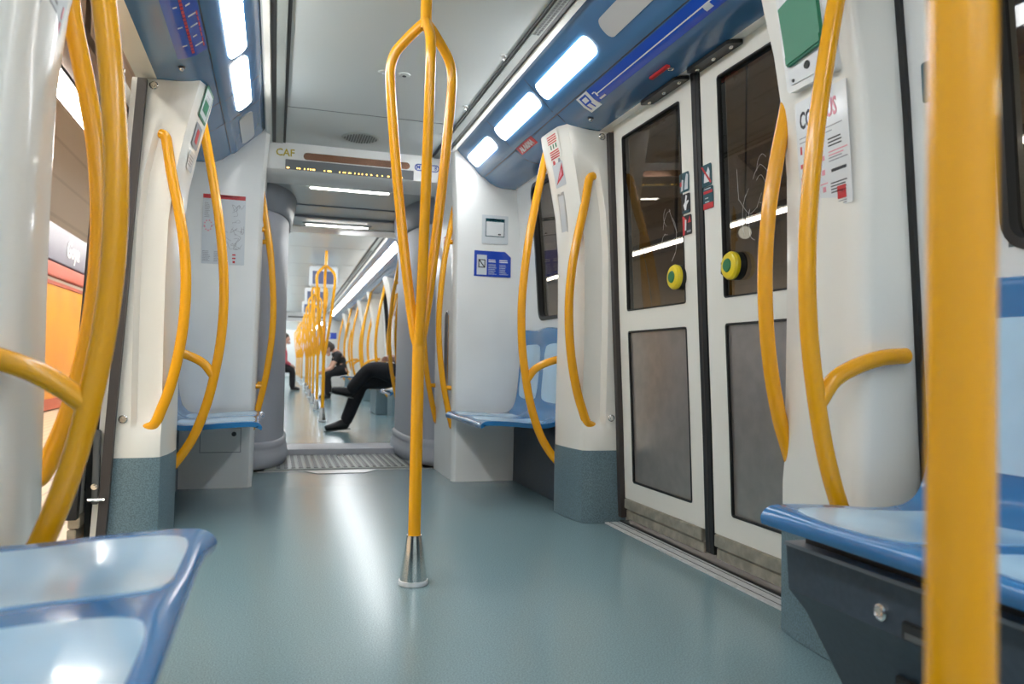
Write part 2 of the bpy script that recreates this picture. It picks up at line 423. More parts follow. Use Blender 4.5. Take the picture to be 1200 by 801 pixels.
def leaf(m, name, y0, y1, ya, yb, side, xo=0., button=True):
    """door leaf between y0..y1, panes between ya..yb; side = which edge carries the button"""
    setT(m); xf = lambda z: DX(z)+xo
    fr = MB().curved(xf, [y0, ya, yb, y1], [.125, .21, .912, 1.01, 1.82, 1.90], {(1, 1), (1, 3)}, .034)
    o = struct(name, fr, 'cream')
    g = .006
    build('window_gasket', MB().gasket(xf, ya-.003, yb+.003, 1.007, 1.823, g, .014, .003, .03), 'black', o)
    build('window_pane', MB().curved(lambda z: xf(z)+.005, [ya, yb], [1.01, 1.82], (), .006, 8), 'glass', o)
    build('panel_gasket', MB().gasket(xf, ya-.002, yb+.002, .208, .914, .008, .014, .002, .03), 'black', o)
    build('lower_panel', MB().curved(lambda z: xf(z)+.008, [ya, yb], [.21, .912], (), .02, 8), 'steel', o)
    rl = MB().box((DX(.08)+xo-.012, y0+.01, .078), (DX(.08)+xo+.03, y1-.01, .124), .003)
    rl.box((DX(.05)+xo-.002, y0+.01, .030), (DX(.05)+xo+.03, y1-.01, .072), .003)
    build('bottom_rail', rl, 'rail', o)
    if button:
        yy = ya+.045 if side < 0 else yb-.045; yy = button if button is not True else yy
        xb = xf(1.115)
        bt = build('door_button', MB().lathe([(.001, -.040), (.028, -.040), (.045, -.036), (.051, -.027), (.050, -.016), (.001, -.016)], (xb, yy, 1.115), 'x', 26), 'btny', o, label='round yellow push button')
        build('button_centre', MB().lathe([(.001, -.044), (.022, -.044), (.025, -.040), (.025, -.036), (.001, -.036)], (xb, yy, 1.115), 'x', 22), 'btng', bt, label='green centre of the button')
        hs = MB().lathe([(.001, -.017), (.050, -.017), (.051, .010), (.001, .010)], (xb, yy, 1.115), 'x', 26)
        hs.box((xb-.014, yy-.01, 1.09), (xb+.004, yy+.085, 1.14), .004)
        build('button_housing', hs, 'black', bt)
    return o
def wrap(mb, y0, y1, x0, x1, off, n=10):
    """a thin band that follows the lower cove surface between x0 and x1"""
    R = []
    for k in range(n+1):
        x = x0+(x1-x0)*k/n; z = coveZ(x)
        R.append((x, z))
    N = []
    for i, (x, z) in enumerate(R):
        a, b = R[max(0, i-1)], R[min(n, i+1)]; dx, dz = b[0]-a[0], b[1]-a[1]; L = math.hypot(dx, dz); N.append((dz/L, -dx/L))
    out = [(x+nx*off, z+nz*off) for (x, z), (nx, nz) in zip(R, N)]+[(x-nx*.002, z-nz*.002) for (x, z), (nx, nz) in list(zip(R, N))[::-1]]
    return mb.prism(out, y0, y1)
def cove(m, label, y0, y1, lamps, off=(), seams=(), name='light_cove'):
    setT(m)
    t = thing(name, label, 'ceiling light', (1.27, (y0+y1)/2, 1.885), 'blue light coves along the carriage')
    build('housing', MB().prism(COVE+[(1.47, 2.2), (1.066, 2.2)], y0, y1), 'blue', t, sharp=50)
    V = Vector((.075, 0, -.07)).normalized(); N = Vector((-.07, 0, -.075)).normalized(); c0 = Vector((1.1625, 0, 2.025))
    for lst, mm in ((lamps, 'lamp'), (off, 'lampoff')):
        for a, b in lst:
            mb = MB(); P = rrect(b-a, .088, .036, 5, ((a+b)/2, 0))
            mb.extr([c0+Vector((0, y, 0))+V*w-N*.002 for y, w in P], N*.007)
            build('light_panel', mb, mm, t, label='unlit grey lens' if mm == 'lampoff' else None)
    for y in seams: build('seam', wrap(MB(), y-.0018, y+.0018, 1.09, 1.46, .0008, 18), 'ink', t)
    build('joint_line', wrap(MB(), y0+.02, y1-.03, 1.2545, 1.2585, .0008, 2), 'ink', t)
    return t
def ceilings(m, y0, y1, seams, name='ceiling'):
    setT(m)
    struct(name, MB().box((-.09, y0, 2.11), (1.07, y1, 2.16)), 'ceil')
    sm = MB()
    for y in seams: sm.box((.03, y-.002, 2.1085), (.95, y+.002, 2.112))
    struct('trim_ceiling_seam', sm, 'rib')
def vent(m, label, y0, y1):
    setT(m)
    t = thing('ceiling_vent', label, 'vent', (1.0, (y0+y1)/2, 2.09), 'ribbed vents along the ceiling edges')
    build('grille', MB().box((.968, y0, 2.100), (1.008, y1, 2.111)), 'vent', t)
    build('slot', MB().box((.952, y0, 2.104), (.966, y1, 2.112)).box((1.010, y0, 2.101), (1.030, y1, 2.112)), 'black', t)
    build('edge_strip', MB().box((1.034, y0, 2.094), (1.062, y1, 2.112), .002), 'cream', t)
    hl = MB(); y = max(y0, -1.0)
    while y < min(y1, 2.95) and y0 < 2:
        for k in (0, 1): hl.box((.974+.016*k, y, 2.0985), (.984+.016*k, y+.012, 2.1005))
        y += .02
    if len(hl.bm.verts): build('vent_holes', hl, 'rib', t, kind='stuff')
def grab_pole(m, loc, label, fork=True, grp='yellow grab poles along the centre line'):
    setT(m); x, y = loc
    t = thing('grab_pole', label, 'pole', (x, y, 0), grp)
    if fork:
        build('lower_tube', MB().tube([(x, y, .12), (x, y, .84)], RT, 24, 0), 'yellow', t)
        build('upper_tube', MB().tube([(x, y, 1.90), (x, y, 2.11)], .020, 16, 0), 'yellow', t)
        for ang in (268, 30, 150):
            c, s = math.cos(math.radians(ang)), math.sin(math.radians(ang))
            q = [(.0, 1.925), (.03, 1.905), (.085, 1.855), (.112, 1.822), (.126, 1.775), (.124, 1.70), (.10, 1.45), (.06, 1.13), (.022, .88), (.002, .80)]
            build('branch', MB().tube([(x+c*r, y+s*r, z) for r, z in q], .0175, 20, 5), 'yellow', t)
    else:
        build('tube', MB().tube([(x, y, .1), (x, y, 2.11)], RT, 20, 0), 'yellow', t)
    cone = build('base_cone', MB().lathe([(.023, .165), (.0255, .166), (.026, .160), (.046, .020), (.046, .014), (.02, .014)], (x, y, 0), 'z', 28), 'chrome', t, label='steel cone at the foot')
    build('foot_ring', MB().lathe([(.02, .001), (.049, .001), (.0505, .006), (.049, .016), (.02, .016)], (x, y, 0), 'z', 28), 'paper', cone, label='white ring under the cone')
    return t
def side_wall(m, y0, y1, win=None, name='wall_right', wname='window_1'):
    setT(m)
    if win:
        a, b = win
        struct(name, MB().curved(WX, [y0, a, b, y1], [0, 1.03, 1.84, 2.15], {(1, 1)}, .06), 'white')
        w = struct(wname, MB().gasket(WX, a-.012, b+.012, 1.018, 1.852, .022, .07, .008, .03), 'black')
        build('window_pane', MB().curved(lambda z: WX(z)+.02, [a-.01, b+.01], [1.02, 1.85], (), .006, 8), 'glass', w)
    else:
        struct(name, MB().curved(WX, [y0, y1], [0, 1.0, 2.15], (), .06), 'white')
def end_wall(m, name):
    setT(m)
    P = [(1.092, 4.86), (1.080, 4.83), (1.080, 4.79), (1.10, 4.765), (1.13, 4.76), (1.66, 4.76), (1.66, 5.38), (1.085, 5.38), (1.085, 4.90)]
    rings = []
    for z in (0, .5, 1.0, 1.5, 1.8, 2.0, 2.15):
        lean = interp([(0, .012), (1.0, 0), (1.7, -.008), (2.0, -.03), (2.15, -.04)])(z)
        rings.append([Vector((x+(lean if x < 1.4 else 0), y, z)) for x, y in P])
    struct(name, MB().ring_loft(rings), 'white', sharp=40)

# ------------------------------------------------------------------ this carriage
setT(); YB = -2.6
struct('floor', MB().box((-.72, YB, -.05), (1.68, 5.385, 0)), 'floor')
ceilings(I4, YB, 5.0, (4.27, 1.75, -.8))
side_wall(I4, 3.735, 4.80, (4.02, 4.46), 'wall_right', 'window_1')
side_wall(MY, 3.735, 7.9, (4.02, 5.65), 'wall_right_near', 'window_2')
side_wall(MX, 3.735, 4.80, None, 'wall_left')
side_wall(NL, 3.735, 7.9, None, 'wall_left_near')
setT()
struct('wall_back_bounce', MB().box((-.72, YB-.05, 0), (1.68, YB, 2.15)), 'white')  # unseen wall added behind the camera to keep and reflect lamp light
end_wall(I4, 'wall_end_right'); end_wall(MX, 'wall_end_left')
setT()
struct('trim_sill_right', MB().box((1.525, 1.93, -.02), (1.605, 3.39, .006), .002), 'sill')
struct('trim_sill_right_line', MB().box((1.545, 1.93, .005), (1.548, 3.39, .0075)).box((1.585, 1.93, .005), (1.588, 3.39, .0075)), 'rib')
struct('trim_sill_left', MB().box((-.625, 1.93, -.02), (-.545, 3.39, .006), .002), 'sill')
struct('trim_door_track_right', MB().box((1.606, 1.93, -.03), (1.70, 3.39, .012)), 'black')
for mm, nm in ((I4, 'right'), (MX, 'left')):
    setT(mm)
    struct('trim_header_'+nm, MB().prism([(1.47, 1.884), (1.512, 1.892), (1.56, 1.905), (1.56, 2.2), (1.47, 2.2)], YB, 4.80), 'cream')
setT()
d1 = leaf(I4, 'door_1', 2.642, 3.355, 2.735, 3.265, -1, button=2.772)
d2 = leaf(I4, 'door_2', 1.96, 2.574, 2.05, 2.455, 1, button=2.372)
setT()
R = []
for z in [.04+i*.0885 for i in range(22)]:
    d = DX(z); R.append([Vector((d-.004, 2.580, z)), Vector((d-.004, 2.636, z)), Vector((d+.034, 2.636, z)), Vector((d+.034, 2.580, z))])
struct('trim_door_seal', MB().ring_loft(R), 'black')
R = []
for z in [.04+i*.0885 for i in range(22)]:
    d = DX(z); R.append([Vector((d-.006, 2.605, z)), Vector((d-.006, 2.611, z)), Vector((d-.003, 2.611, z)), Vector((d-.003, 2.605, z))])
struct('trim_door_seal_lip', MB().ring_loft(R), 'brown')
for y0, y1 in ((2.28, 2.575), (2.64, 2.96)):
    h = thing('door_hanger', 'black bolted hanger plate above the %s door leaf' % ('nearer' if y0 < 2.5 else 'farther'), 'bracket', (1.50, (y0+y1)/2, 1.885), 'hanger plates above the doors')
    q = rrect(y1-y0, .064, .018, 5, ((y0+y1)/2, 1.494))
    build('plate', MB().extr([(x, y, 1.884-.0 if False else 1.882+max(0, x-1.47)*.19) for y, x in q], (0, 0, -.014)), 'black', h)
    for k in range(3):
        build('bolt', MB().lathe([(.001, -.006), (.006, -.006), (.009, 0), (.009, .003), (.001, .003)], (1.492, y0+.035+k*(y1-y0-.07)/2, 1.872), 'z', 10), 'chrome', h)
# left doorway stands open: the leaf is slid back outside the wall
o = leaf(Matrix.Translation((-.085, 0, 0)) @ MX, 'door_3', 3.36, 4.02, 3.46, 3.93, 1, button=False)
setT(Matrix.Translation((-.085, 0, 0)) @ MX)
R = []
for z in [.12+i*.085 for i in range(22)]:
    d = DX(min(z, 1.9)); R.append([Vector((d-.008, 3.315, z)), Vector((d-.008, 3.362, z)), Vector((d+.04, 3.362, z)), Vector((d+.04, 3.315, z))])
build('edge_seal', MB().ring_loft(R), 'black', o)
setT(MX)
pk = MB().box((1.665, 3.45, .0), (1.69, 4.4, 2.0)).box((1.60, 3.45, .0), (1.67, 3.475, 1.9))
struct('wall_door_pocket', pk, 'black')
mec = thing('door_mechanism', 'black door opening arm inside the open left door pocket', 'mechanism', (1.62, 3.36, .15))
build('arm', MB().box((1.60, 3.36, 1.74), (1.66, 3.385, 1.90), .008).tube([(1.61, 3.372, 1.78), (1.625, 3.372, 1.2), (1.645, 3.372, .9)], .010, 10), 'black', mec)
build('bracket', MB().box((1.625, 3.36, .17), (1.65, 3.385, .46), .004), 'rib', mec)
build('bolt', MB().lathe([(.001, -.012), (.008, -.012), (.008, 0), (.012, 0), (.012, .006), (.001, .006)], (1.64, 3.354, .24), 'y', 10), 'chrome', mec)
build('pin', MB().tube([(1.60, 3.35, .19), (1.66, 3.35, .19)], .007, 10, 0), 'chrome', mec)
build('latch', MB().tube([(1.585, 3.37, 1.89), (1.63, 3.37, 1.895)], .009, 10, 0), 'chrome', mec)

PL = {}
PL['rf'] = pillar(I4, 'white door pillar with grey foot, farther side of the closed right doorway')
PL['rn'] = pillar(MY, 'white door pillar with green handle cover and rules poster, right foreground')
PL['lf'] = pillar(MX, 'white door pillar with grey foot, farther side of the open left doorway')
PL['ln'] = pillar(NL, 'blurred white door pillar at the left edge of the foreground')
rail_door(I4, 'slim curved yellow handrail on the pillar beyond the closed right doors')
rail_door(MY, 'curved yellow handrail overlapping the nearer right door leaf')
rail_door(MX, 'curved yellow handrail on the far pillar of the open left doorway')
rail_door(Matrix.Translation((.002, .1, 0)) @ NL, 'blurred curved handrail on the door side of the left foreground pillar')
rail_seat(I4, 'long curved yellow handrail with side branch before the far right bench')
rail_seat(MY, 'long curved yellow handrail with side branch over the rules poster')
rail_seat(MX, 'long curved yellow handrail with side branch before the far left bench')
rail_seat(Matrix.Translation((-.012, 0, 0)) @ NL, 'blurred thick curved handrail with side branch above the left foreground bench', bz=-.03)
rail_jamb(I4, 'curved yellow handrail at the right end wall corner beside the far right bench', 4.83)
rail_jamb(I4, 'curved yellow handrail behind the centre pole at the right gangway mouth', 5.34)
rail_jamb(MX, 'curved yellow handrail at the left end wall corner beside the far left bench', 4.83)
rail_jamb(MX, 'curved yellow handrail mostly hidden at the left gangway mouth', 5.34)
bench(I4, 'blue double bench beyond the closed right doors, below the blue sign', 'blue double benches')
bench(MX, 'blue double bench beyond the open left doorway, below the network map', 'blue double benches')
bench(MY, 'blue double bench in the right foreground with dark base', 'blue double benches', boxed=True, blabel='dark slate bench base with round lock, right foreground')
bench(NL, 'blurred blue double bench in the bottom left corner of the foreground', 'blue double benches', boxed=True, blabel='dark bench base under the bottom left bench')
for mm, nm in ((I4, 'right'), (MX, 'left')):
    setT(mm)
    struct('baseboard_'+nm, MB().prism([(1.49, 0), (1.49, .34), (1.53, .40), (1.598, .40), (1.598, 0)], 3.76, 4.758), 'slate')
grab_pole(I4, (.468, 2.6), 'yellow grab pole splitting into three branches, steel foot on the blue floor')
grab_pole(I4, (.436, .40), 'thick blurred yellow grab pole close in front of the right bench', False)
NEARL = [(-2.4, -1.8), (-1.74, -1.14), (-1.08, -.48), (-.42, .18), (.24, .84), (.90, 1.5), (1.56, 2.02)]
cove(I4, 'blue light cove along the right side with glowing lenses and line strip', YB, 4.757, NEARL[:5]+[(2.78, 3.385), (3.455, 4.085), (4.22, 4.70)], [(.90, 1.5), (1.56, 2.02), (2.08, 2.66)], (4.085, 3.42))
cove(MX, 'blue light cove along the left side with glowing lenses and line map', YB, 4.757, NEARL+[(2.08, 2.66), (2.72, 3.385), (3.455, 4.085)], [(4.22, 4.70)], (3.81, 4.15))
vent(I4, 'ribbed ceiling vent strip along the right side', YB, 4.98)
vent(MX, 'ribbed ceiling vent strip along the left side', YB, 4.98)
setT()
for (x, y, l) in ((.455, 3.60, 'left of the two small round spots behind the grab pole'), (.55, 3.60, 'right of the two small round spots behind the grab pole'),):
    c = thing('ceiling_fitting', 'small round ceiling fitting, '+l, 'fitting', (x, y, 2.09), 'small round ceiling fittings')
    build('disc', MB().lathe([(.001, 2.104), (.016, 2.102), (.028, 2.106), (.030, 2.112), (.001, 2.112)], (x, y, 0), 'z', 20), 'ceil', c)
    build('eye', MB().lathe([(.001, 2.101), (.010, 2.101), (.011, 2.106), (.001, 2.106)], (x, y, 0), 'z', 14), 'ink' if x > .5 else 'paper', c)
for (x, y, l) in ((.93, 3.93, 'beside the right vent, nearer one'), (.92, 4.46, 'beside the right vent, farther one'), (.93, 3.22, 'beside the right vent over the door leaves')):
    c = thing('ceiling_fitting', 'small metal ceiling stud '+l, 'fitting', (x, y, 2.09), 'metal studs on the ceiling')
    build('stud', MB().lathe([(.001, 2.088), (.006, 2.089), (.008, 2.098), (.008, 2.105)], (x, y, 0), 'z', 12), 'chrome', c)
    build('washer', MB().lathe([(.001, 2.105), (.014, 2.105), (.015, 2.111), (.001, 2.111)], (x, y, 0), 'z', 16), 'alu', c)
sp = thing('ceiling_speaker', 'oval looking round perforated speaker in the ceiling before the display', 'speaker', (.463, 4.72, 2.10))
build('grille', MB().lathe([(.001, 2.104), (.10, 2.104), (.112, 2.107), (.115, 2.111), (.001, 2.111)], (.463, 4.72, 0), 'z', 32), 'vent', sp)
hl = MB()
for i in range(-6, 7):
    for j in range(-6, 7):
        if i*i+j*j < 38: hl.box((.463+i*.0155-.0045, 4.72+j*.0155-.0045, 2.1028), (.463+i*.0155+.0045, 4.72+j*.0155+.0045, 2.1042))
build('holes', hl, 'rib', sp, kind='stuff')

# ------------------------------------------------------------------ header with display
setT()
HP = [(4.985, 2.12), (4.99, 2.095), (5.005, 1.945), (5.02, 1.935), (5.36, 1.93), (5.36, 2.12)]
struct('trim_header_front', MB().ring_loft([[Vector((x, y, z)) for y, z in HP] for x in (-.12, 1.10)]), 'white')
V = Vector((0, -.015, .15)); U = (1, 0, 0)
def hd(x, z): return (x, 4.99+(2.095-z)*.1-.0005, z)
D = Decal('information_display', 'dark strip display with amber dots on the header over the gangway', 'display', hd(.435, 1.977), U, V, .81, .062, 'led_face', .003, .006)
for x, w in ((-.388, .018), (-.332, .008), (-.317, .008), (-.288, .007), (-.266, .008), (-.25, .009), (-.232, .018), (-.165, .007), (-.143, .008), (-.13, .018), (-.07, .007), (-.047, .008), (-.036, .008), (-.012, .008), (-.002, .008), (.025, .007), (.05, .008), (.072, .007), (.10, .008), (.13, .012), (.168, .008), (.2, .008), (.24, .014), (.3, .008), (.33, .008)): D.rect('led_character', x, -.021, w*.85, .007, 'led', .0005)
Decal('reflective_slot', 'long rounded brown glossy slot above the strip display', 'panel', hd(.476, 2.036), U, V, .675, .044, 'mirror', .0215, .003)
dd = Decal('oval_label', 'small blue rounded label at the right end of the header', 'label', hd(.928, 2.034), U, V, .165, .046, 'signblue', .022, .002)
dd.rect('face', 0, 0, .150, .033, 'paper', .015); dd.text('lettering', 'M', -.058, 0, .034, 'signblue', 2); dd.text('lettering', '8', .058, 0, .034, 'signblue', 2)
lt = build('header_lettering', text_bm('CAF', .062, hd(.028, 2.046), U, V, .003), 'olive', label='olive metal letters at the left end of the header', cat='lettering', raw=True)
cl = thing('gangway_light', 'slim white strip light under the near header of the gangway', 'light', (.48, 5.36, 1.93), 'strip lights over the gangway')
build('diffuser', MB().box((.20, 5.40, 1.928), (.74, 5.435, 1.941), .004), 'strip', cl); build('housing', MB().box((.17, 5.385, 1.934), (.77, 5.45, 1.944)), 'ceil', cl)
# ------------------------------------------------------------------ gangway
struct('ceiling_gangway', MB().box((-.2, 5.36, 1.942), (1.18, 7.42, 2.0)), 'ceil')
struct('trim_gangway_joint', MB().box((.05, 6.06, 1.935), (.95, 6.085, 1.944)).box((.05, 6.50, 1.925), (.95, 6.56, 1.944)), 'dgrey')
GL = CAR2
setT(GL)
struct('trim_header_back', MB().ring_loft([[Vector((x, y, z)) for y, z in [(4.985, 2.12), (5.005, 1.945), (5.02, 1.935), (5.36, 1.93), (5.36, 2.12)]] for x in (-.12, 1.10)]), 'white')
cl = thing('gangway_light', 'slim white strip light under the far header of the gangway', 'light', (.48, 5.5, 1.93), 'strip lights over the gangway')
build('diffuser', MB().box((.17, 5.48, 1.924), (.70, 5.515, 1.936), .004), 'strip', cl); build('housing', MB().box((.14, 5.46, 1.931), (.73, 5.535, 1.943)), 'ceil', cl)
setT()
for s, nm in ((1, 'right'), (-1, 'left')):
    mm = I4 if s > 0 else MX
    setT(Matrix.Translation(((-.055 if s < 0 else .125), 0, 0)) @ mm)
    g = thing('gangway_pillar', 'grey rounded bellows pillar on the %s of the gangway' % nm, 'gangway pillar', (1.05, 6.19, 0), 'rounded bellows pillars of the gangway')
    def ring(z, k):
        out = []
        for i in range(33):
            a = PI/2+PI*i/32
            ca, sa = math.cos(a), math.sin(a)
            out.append(Vector((1.18+(.335+k)*math.copysign(abs(ca)**.75, ca), 6.19+(.79+k)*math.copysign(abs(sa)**.75, sa), z)))
        return out
    build('column', MB().ring_loft([ring(z, interp([(0, 0), (1.5, -.005), (1.79, 0)])(z)) for z in (.02, .5, 1.0, 1.5, 1.80)]), 'grey', g, sharp=50)
    build('collar', MB().ring_loft([ring(1.765, .01), ring(1.78, .022), ring(1.85, .03), ring(1.95, .05)]), 'dgrey', g, sharp=50)
    build('foot_ring', MB().ring_loft([ring(.004, .0), ring(.012, .022), ring(.05, .034), ring(.10, .026), ring(.125, .008), ring(.145, .014), ring(.175, .016), ring(.19, .0)]), 'grey', g, sharp=60)
    rb = MB()
    for i in range(4):
        y = 5.405+i*.018
        rb.tube([(1.085+.0*i, y, .02), (1.045-.012*i, y-.0, .06), (1.05-.012*i, y, .12)], .0035, 6, 4)
    build('ribs', rb, 'rib', g)
setT()
struct('floor_gangway', MB().box((-.3, 5.385, -.06), (1.3, 7.0, -.008)), 'rib')
struct('trim_gangway_edge', MB().box((-.09, 5.375, -.02), (1.09, 5.40, .004), .001), 'alu')
gp = thing('gangway_plate', 'ribbed steel floor plate across the gangway between the carriages', 'floor plate', (.49, 5.8, 0))
build('plate', MB().box((-.05, 5.43, -.01), (1.03, 6.215, .010), .002), 'vent', gp)
for i in range(19):
    x = .03+i*.05
    build('rib', MB().box((x, 5.47, .0095), (x+.026, 6.20, .0135), .001), 'rib', gp)
    
rbm = MB()
for i in range(19): rbm.box((.03+i*.05-.003, 5.47, .0095), (.03+i*.05+.0, 6.20, .0165))
build('rib_edges', rbm, 'alu', gp)
struct('trim_gangway_step', MB().prism([(0, 0), (1, 0), (1, 1), (0, 1)], 0, 1) if False else MB().ring_loft([[Vector((x, y, z)) for y, z in ((6.235, -.01), (6.245, .052), (6.30, .058), (7.10, .006), (7.10, -.01))] for x in (-.05, 1.09)]), 'grey')
hp = thing('floor_hatch', 'bright metal floor hatch with cut corners before the gangway', 'floor hatch', (.45, 5.3, 0))
build('plate', MB().extr([(.215, 5.372, .0), (.29, 5.245, .0), (.60, 5.245, .0), (.69, 5.372, .0)], (0, 0, .004)), 'alu', hp)
build('edge_line', MB().extr([(.208, 5.374, .0), (.286, 5.238, .0), (.604, 5.238, .0), (.697, 5.374, .0)], (0, 0, .0025)), 'rib', hp)
# emergency door loop and sticker on the right jamb
lp = thing('recessed_handle', 'tall black recessed handle with chrome rim on the right gangway jamb', 'handle', (1.08, 5.0, .47))
pts = [(1.084, y, z) for y, z in rrect(.10, .62, .048, 6, (4.985, .78))]
build('recess', MB().extr(pts, (-.004, 0, 0)), 'black', lp)
build('rim', MB().tube(pts+[pts[0], pts[1]], .006, 8, 0), 'chrome', lp)
Decal('jamb_sticker', 'small red notice high on the right gangway jamb', 'sticker', (1.078, 5.06, 1.66), (0, -1, 0), (0, 0, 1), .12, .30, 'pink').lines('print', 0, .11, .09, 7, .035, 'red', .012)
# left end wall hatch
hw = thing('access_hatch', 'flush access hatch with round lock low on the left end wall', 'hatch', (-.28, 4.757, .2))
mb = MB()
for a, b in (((-.40, .205), (-.175, .209)), ((-.40, .345), (-.175, .349)), ((-.40, .205), (-.396, .349)), ((-.179, .205), (-.175, .349))):
    mb.box((a[0], 4.7585, a[1]), (b[0], 4.7605, b[1]))
build('outline', mb, 'inkgrey', hw)
build('lock', MB().lathe([(.001, -.006), (.010, -.006), (.013, -.003), (.014, .001), (.001, .001)], (-.215, 4.76, .312), 'y', 16), 'rib', hw)

# ------------------------------------------------------------------ signs and stickers of this carriage
UE, VE = (1, 0, 0), (0, 0, 1)
d = Decal('network_map', 'large pale network map poster with red title bar on the left end wall', 'poster', (-.305, 4.7575, 1.50), UE, VE, .235, .405, 'lightp')
d.rect('title_bar', 0, .19, .232, .024, 'red'); d.lines('lettering', .0, .194, .16, 1, .01, 'pink', .006, .1)
mb = MB(); random.seed(3)
for i in range(16):
    x, y = random.uniform(-.05, .10), random.uniform(-.10, .13); P = [d.p(x, y, .0018)]
    for k in range(4):
        x = max(-.10, min(.11, x+random.uniform(-.04, .04))); y = max(-.11, min(.15, y+random.uniform(-.035, .035))); P.append(d.p(x, y, .0018))
    mb.tube(P, .0011, 5, 3)
build('route_lines', mb, 'inkgrey', d.o, raw=True)
d.lines('index', -.092, .15, .03, 10, .009, 'inkgrey', .003); d.lines('index', -.09, -.13, .045, 8, .008, 'inkgrey', .003); d.lines('index', -.035, -.13, .03, 8, .008, 'inkgrey', .003)
mb = MB()
for i, a in enumerate(range(0, 360, 30)):
    mb.box(*[tuple(v) for v in ((d.p(-.085+.02*math.cos(a)-.004, .02+.03*math.sin(a)-.004, .002)), (d.p(-.085+.02*math.cos(a)+.004, .02+.03*math.sin(a)+.004, .0012)))])
build('symbols', mb, 'pink', d.o, raw=True)
d.rects('logos', [(.06, -.145, .018, .008), (.06, -.165, .018, .009), (.06, -.186, .013, .013)], 'red')
d = Decal('framed_notice', 'small white notice with blue border on the right end wall', 'notice', (1.337, 4.7575, 1.615), UE, VE, .175, .185, 'lightp')
d.rect('border', 0, .012, .128, .118, 'teal', lv=1); d.rect('sheet', 0, .004, .118, .092, 'paper', lv=2); d.lines('title', 0, .062, .08, 1, .01, 'paper', .006, .0)
d.lines('print', 0, .036, .09, 6, .011, 'inkgrey', .003); d.rect('mark', .03, -.03, .018, .008, 'ink', lv=3)
w, h = .245, .165
d = Decal('blue_sign', 'blue sign with clipped corner and crossed square symbol on the right end wall', 'sign', (1.325, 4.7575, 1.392), UE, VE, w, h, 'signblue', outline=[(-w/2, -h/2), (w/2, -h/2), (w/2, h/2-.035), (w/2-.04, h/2), (-w/2, h/2)])
d.rect('symbol_field', -.072, -.008, .066, .128, 'lightp'); 
d.rects('symbol', [(-.092, .0, .006, .05), (-.052, .0, .006, .05), (-.072, .024, .046, .006), (-.072, -.024, .046, .006)], 'ink', 2)
d.poly('symbol_slash', [(-.093, .022), (-.087, .025), (-.051, -.022), (-.057, -.025)], 'ink', 2)
d.lines('lettering', .0, .025, .055, 2, .011, 'paper', .006, .2); d.lines('lettering', .075, .025, .06, 2, .011, 'paper', .006, .2)
d.lines('small_print', .0, -.005, .055, 7, .010, 'lightp', .003); d.lines('small_print', .075, -.005, .06, 7, .010, 'lightp', .003)

# door stickers: reader faces +X, so right is -Y
def dv(y, z, off=.002): return (DX(z)-off, y, z)
UD, VD = (0, -1, 0), (-.05, 0, 1)
def sticker(label, y, z, w, h, m, grp='safety stickers on the door frames'): return Decal('safety_sticker', label, 'sticker', dv(y, z), UD, VD, w, h, m, .008, .001, grp)
d = sticker('teal sticker of a figure by a door, topmost of three on the farther leaf', 2.712, 1.488, .072, .078, 'teal')
d.poly('figure', [(.0, -.03), (.026, -.03), (.030, .026), (.018, .032), (.012, .02), (.004, -.005)], 'lightp'); d.poly('figure', [(-.028, -.032), (-.012, -.032), (-.006, .01), (-.018, .014)], 'lightp'); d.rect('mark', -.026, -.004, .012, .018, 'red', lv=2)
d = sticker('dark sticker of a running figure, middle of three on the farther leaf', 2.706, 1.402, .068, .078, 'ink')
d.poly('figure', [(-.008, -.026), (.002, -.026), (.008, -.006), (.024, .006), (.020, .012), (.004, .008), (.012, .03), (.002, .034), (-.006, .006), (-.018, -.004)], 'paper'); d.rect('band', 0, -.032, .055, .009, 'teal')
d = sticker('red and dark sticker of a falling figure, lowest of three on the farther leaf', 2.700, 1.316, .068, .078, 'ink')
d.poly('red_field', [(-.034, -.038), (-.022, -.038), (.0, .02), (-.026, .038), (-.034, .038)], 'red'); d.poly('figure', [(-.018, -.02), (-.008, -.02), (-.004, .02), (-.014, .024)], 'paper', 2); d.poly('warning', [(.004, .008), (.03, .008), (.022, .034)], 'red'); d.rect('line', .012, -.026, .03, .008, 'inkgrey')
d = sticker('dark sticker with crossed out hand, upper of two on the nearer leaf', 2.548, 1.478, .072, .084, 'teal')
d.poly('hand', [(-.018, -.026), (.020, -.026), (.024, .012), (.014, .03), (.004, .014), (-.014, .006)], 'paper'); d.poly('slash', [(-.034, .036), (-.026, .038), (.034, -.028), (.027, -.034)], 'red', 2)
d = sticker('teal and red text sticker, lower of two on the nearer leaf', 2.541, 1.392, .072, .084, 'teal')
d.rect('band', 0, .022, .062, .011, 'red'); d.rect('band', 0, -.030, .070, .022, 'red'); d.lines('print', -.006, .0, .03, 2, .014, 'lightp', .004); d.lines('print', 0, .035, .05, 1, .01, 'lightp', .004)

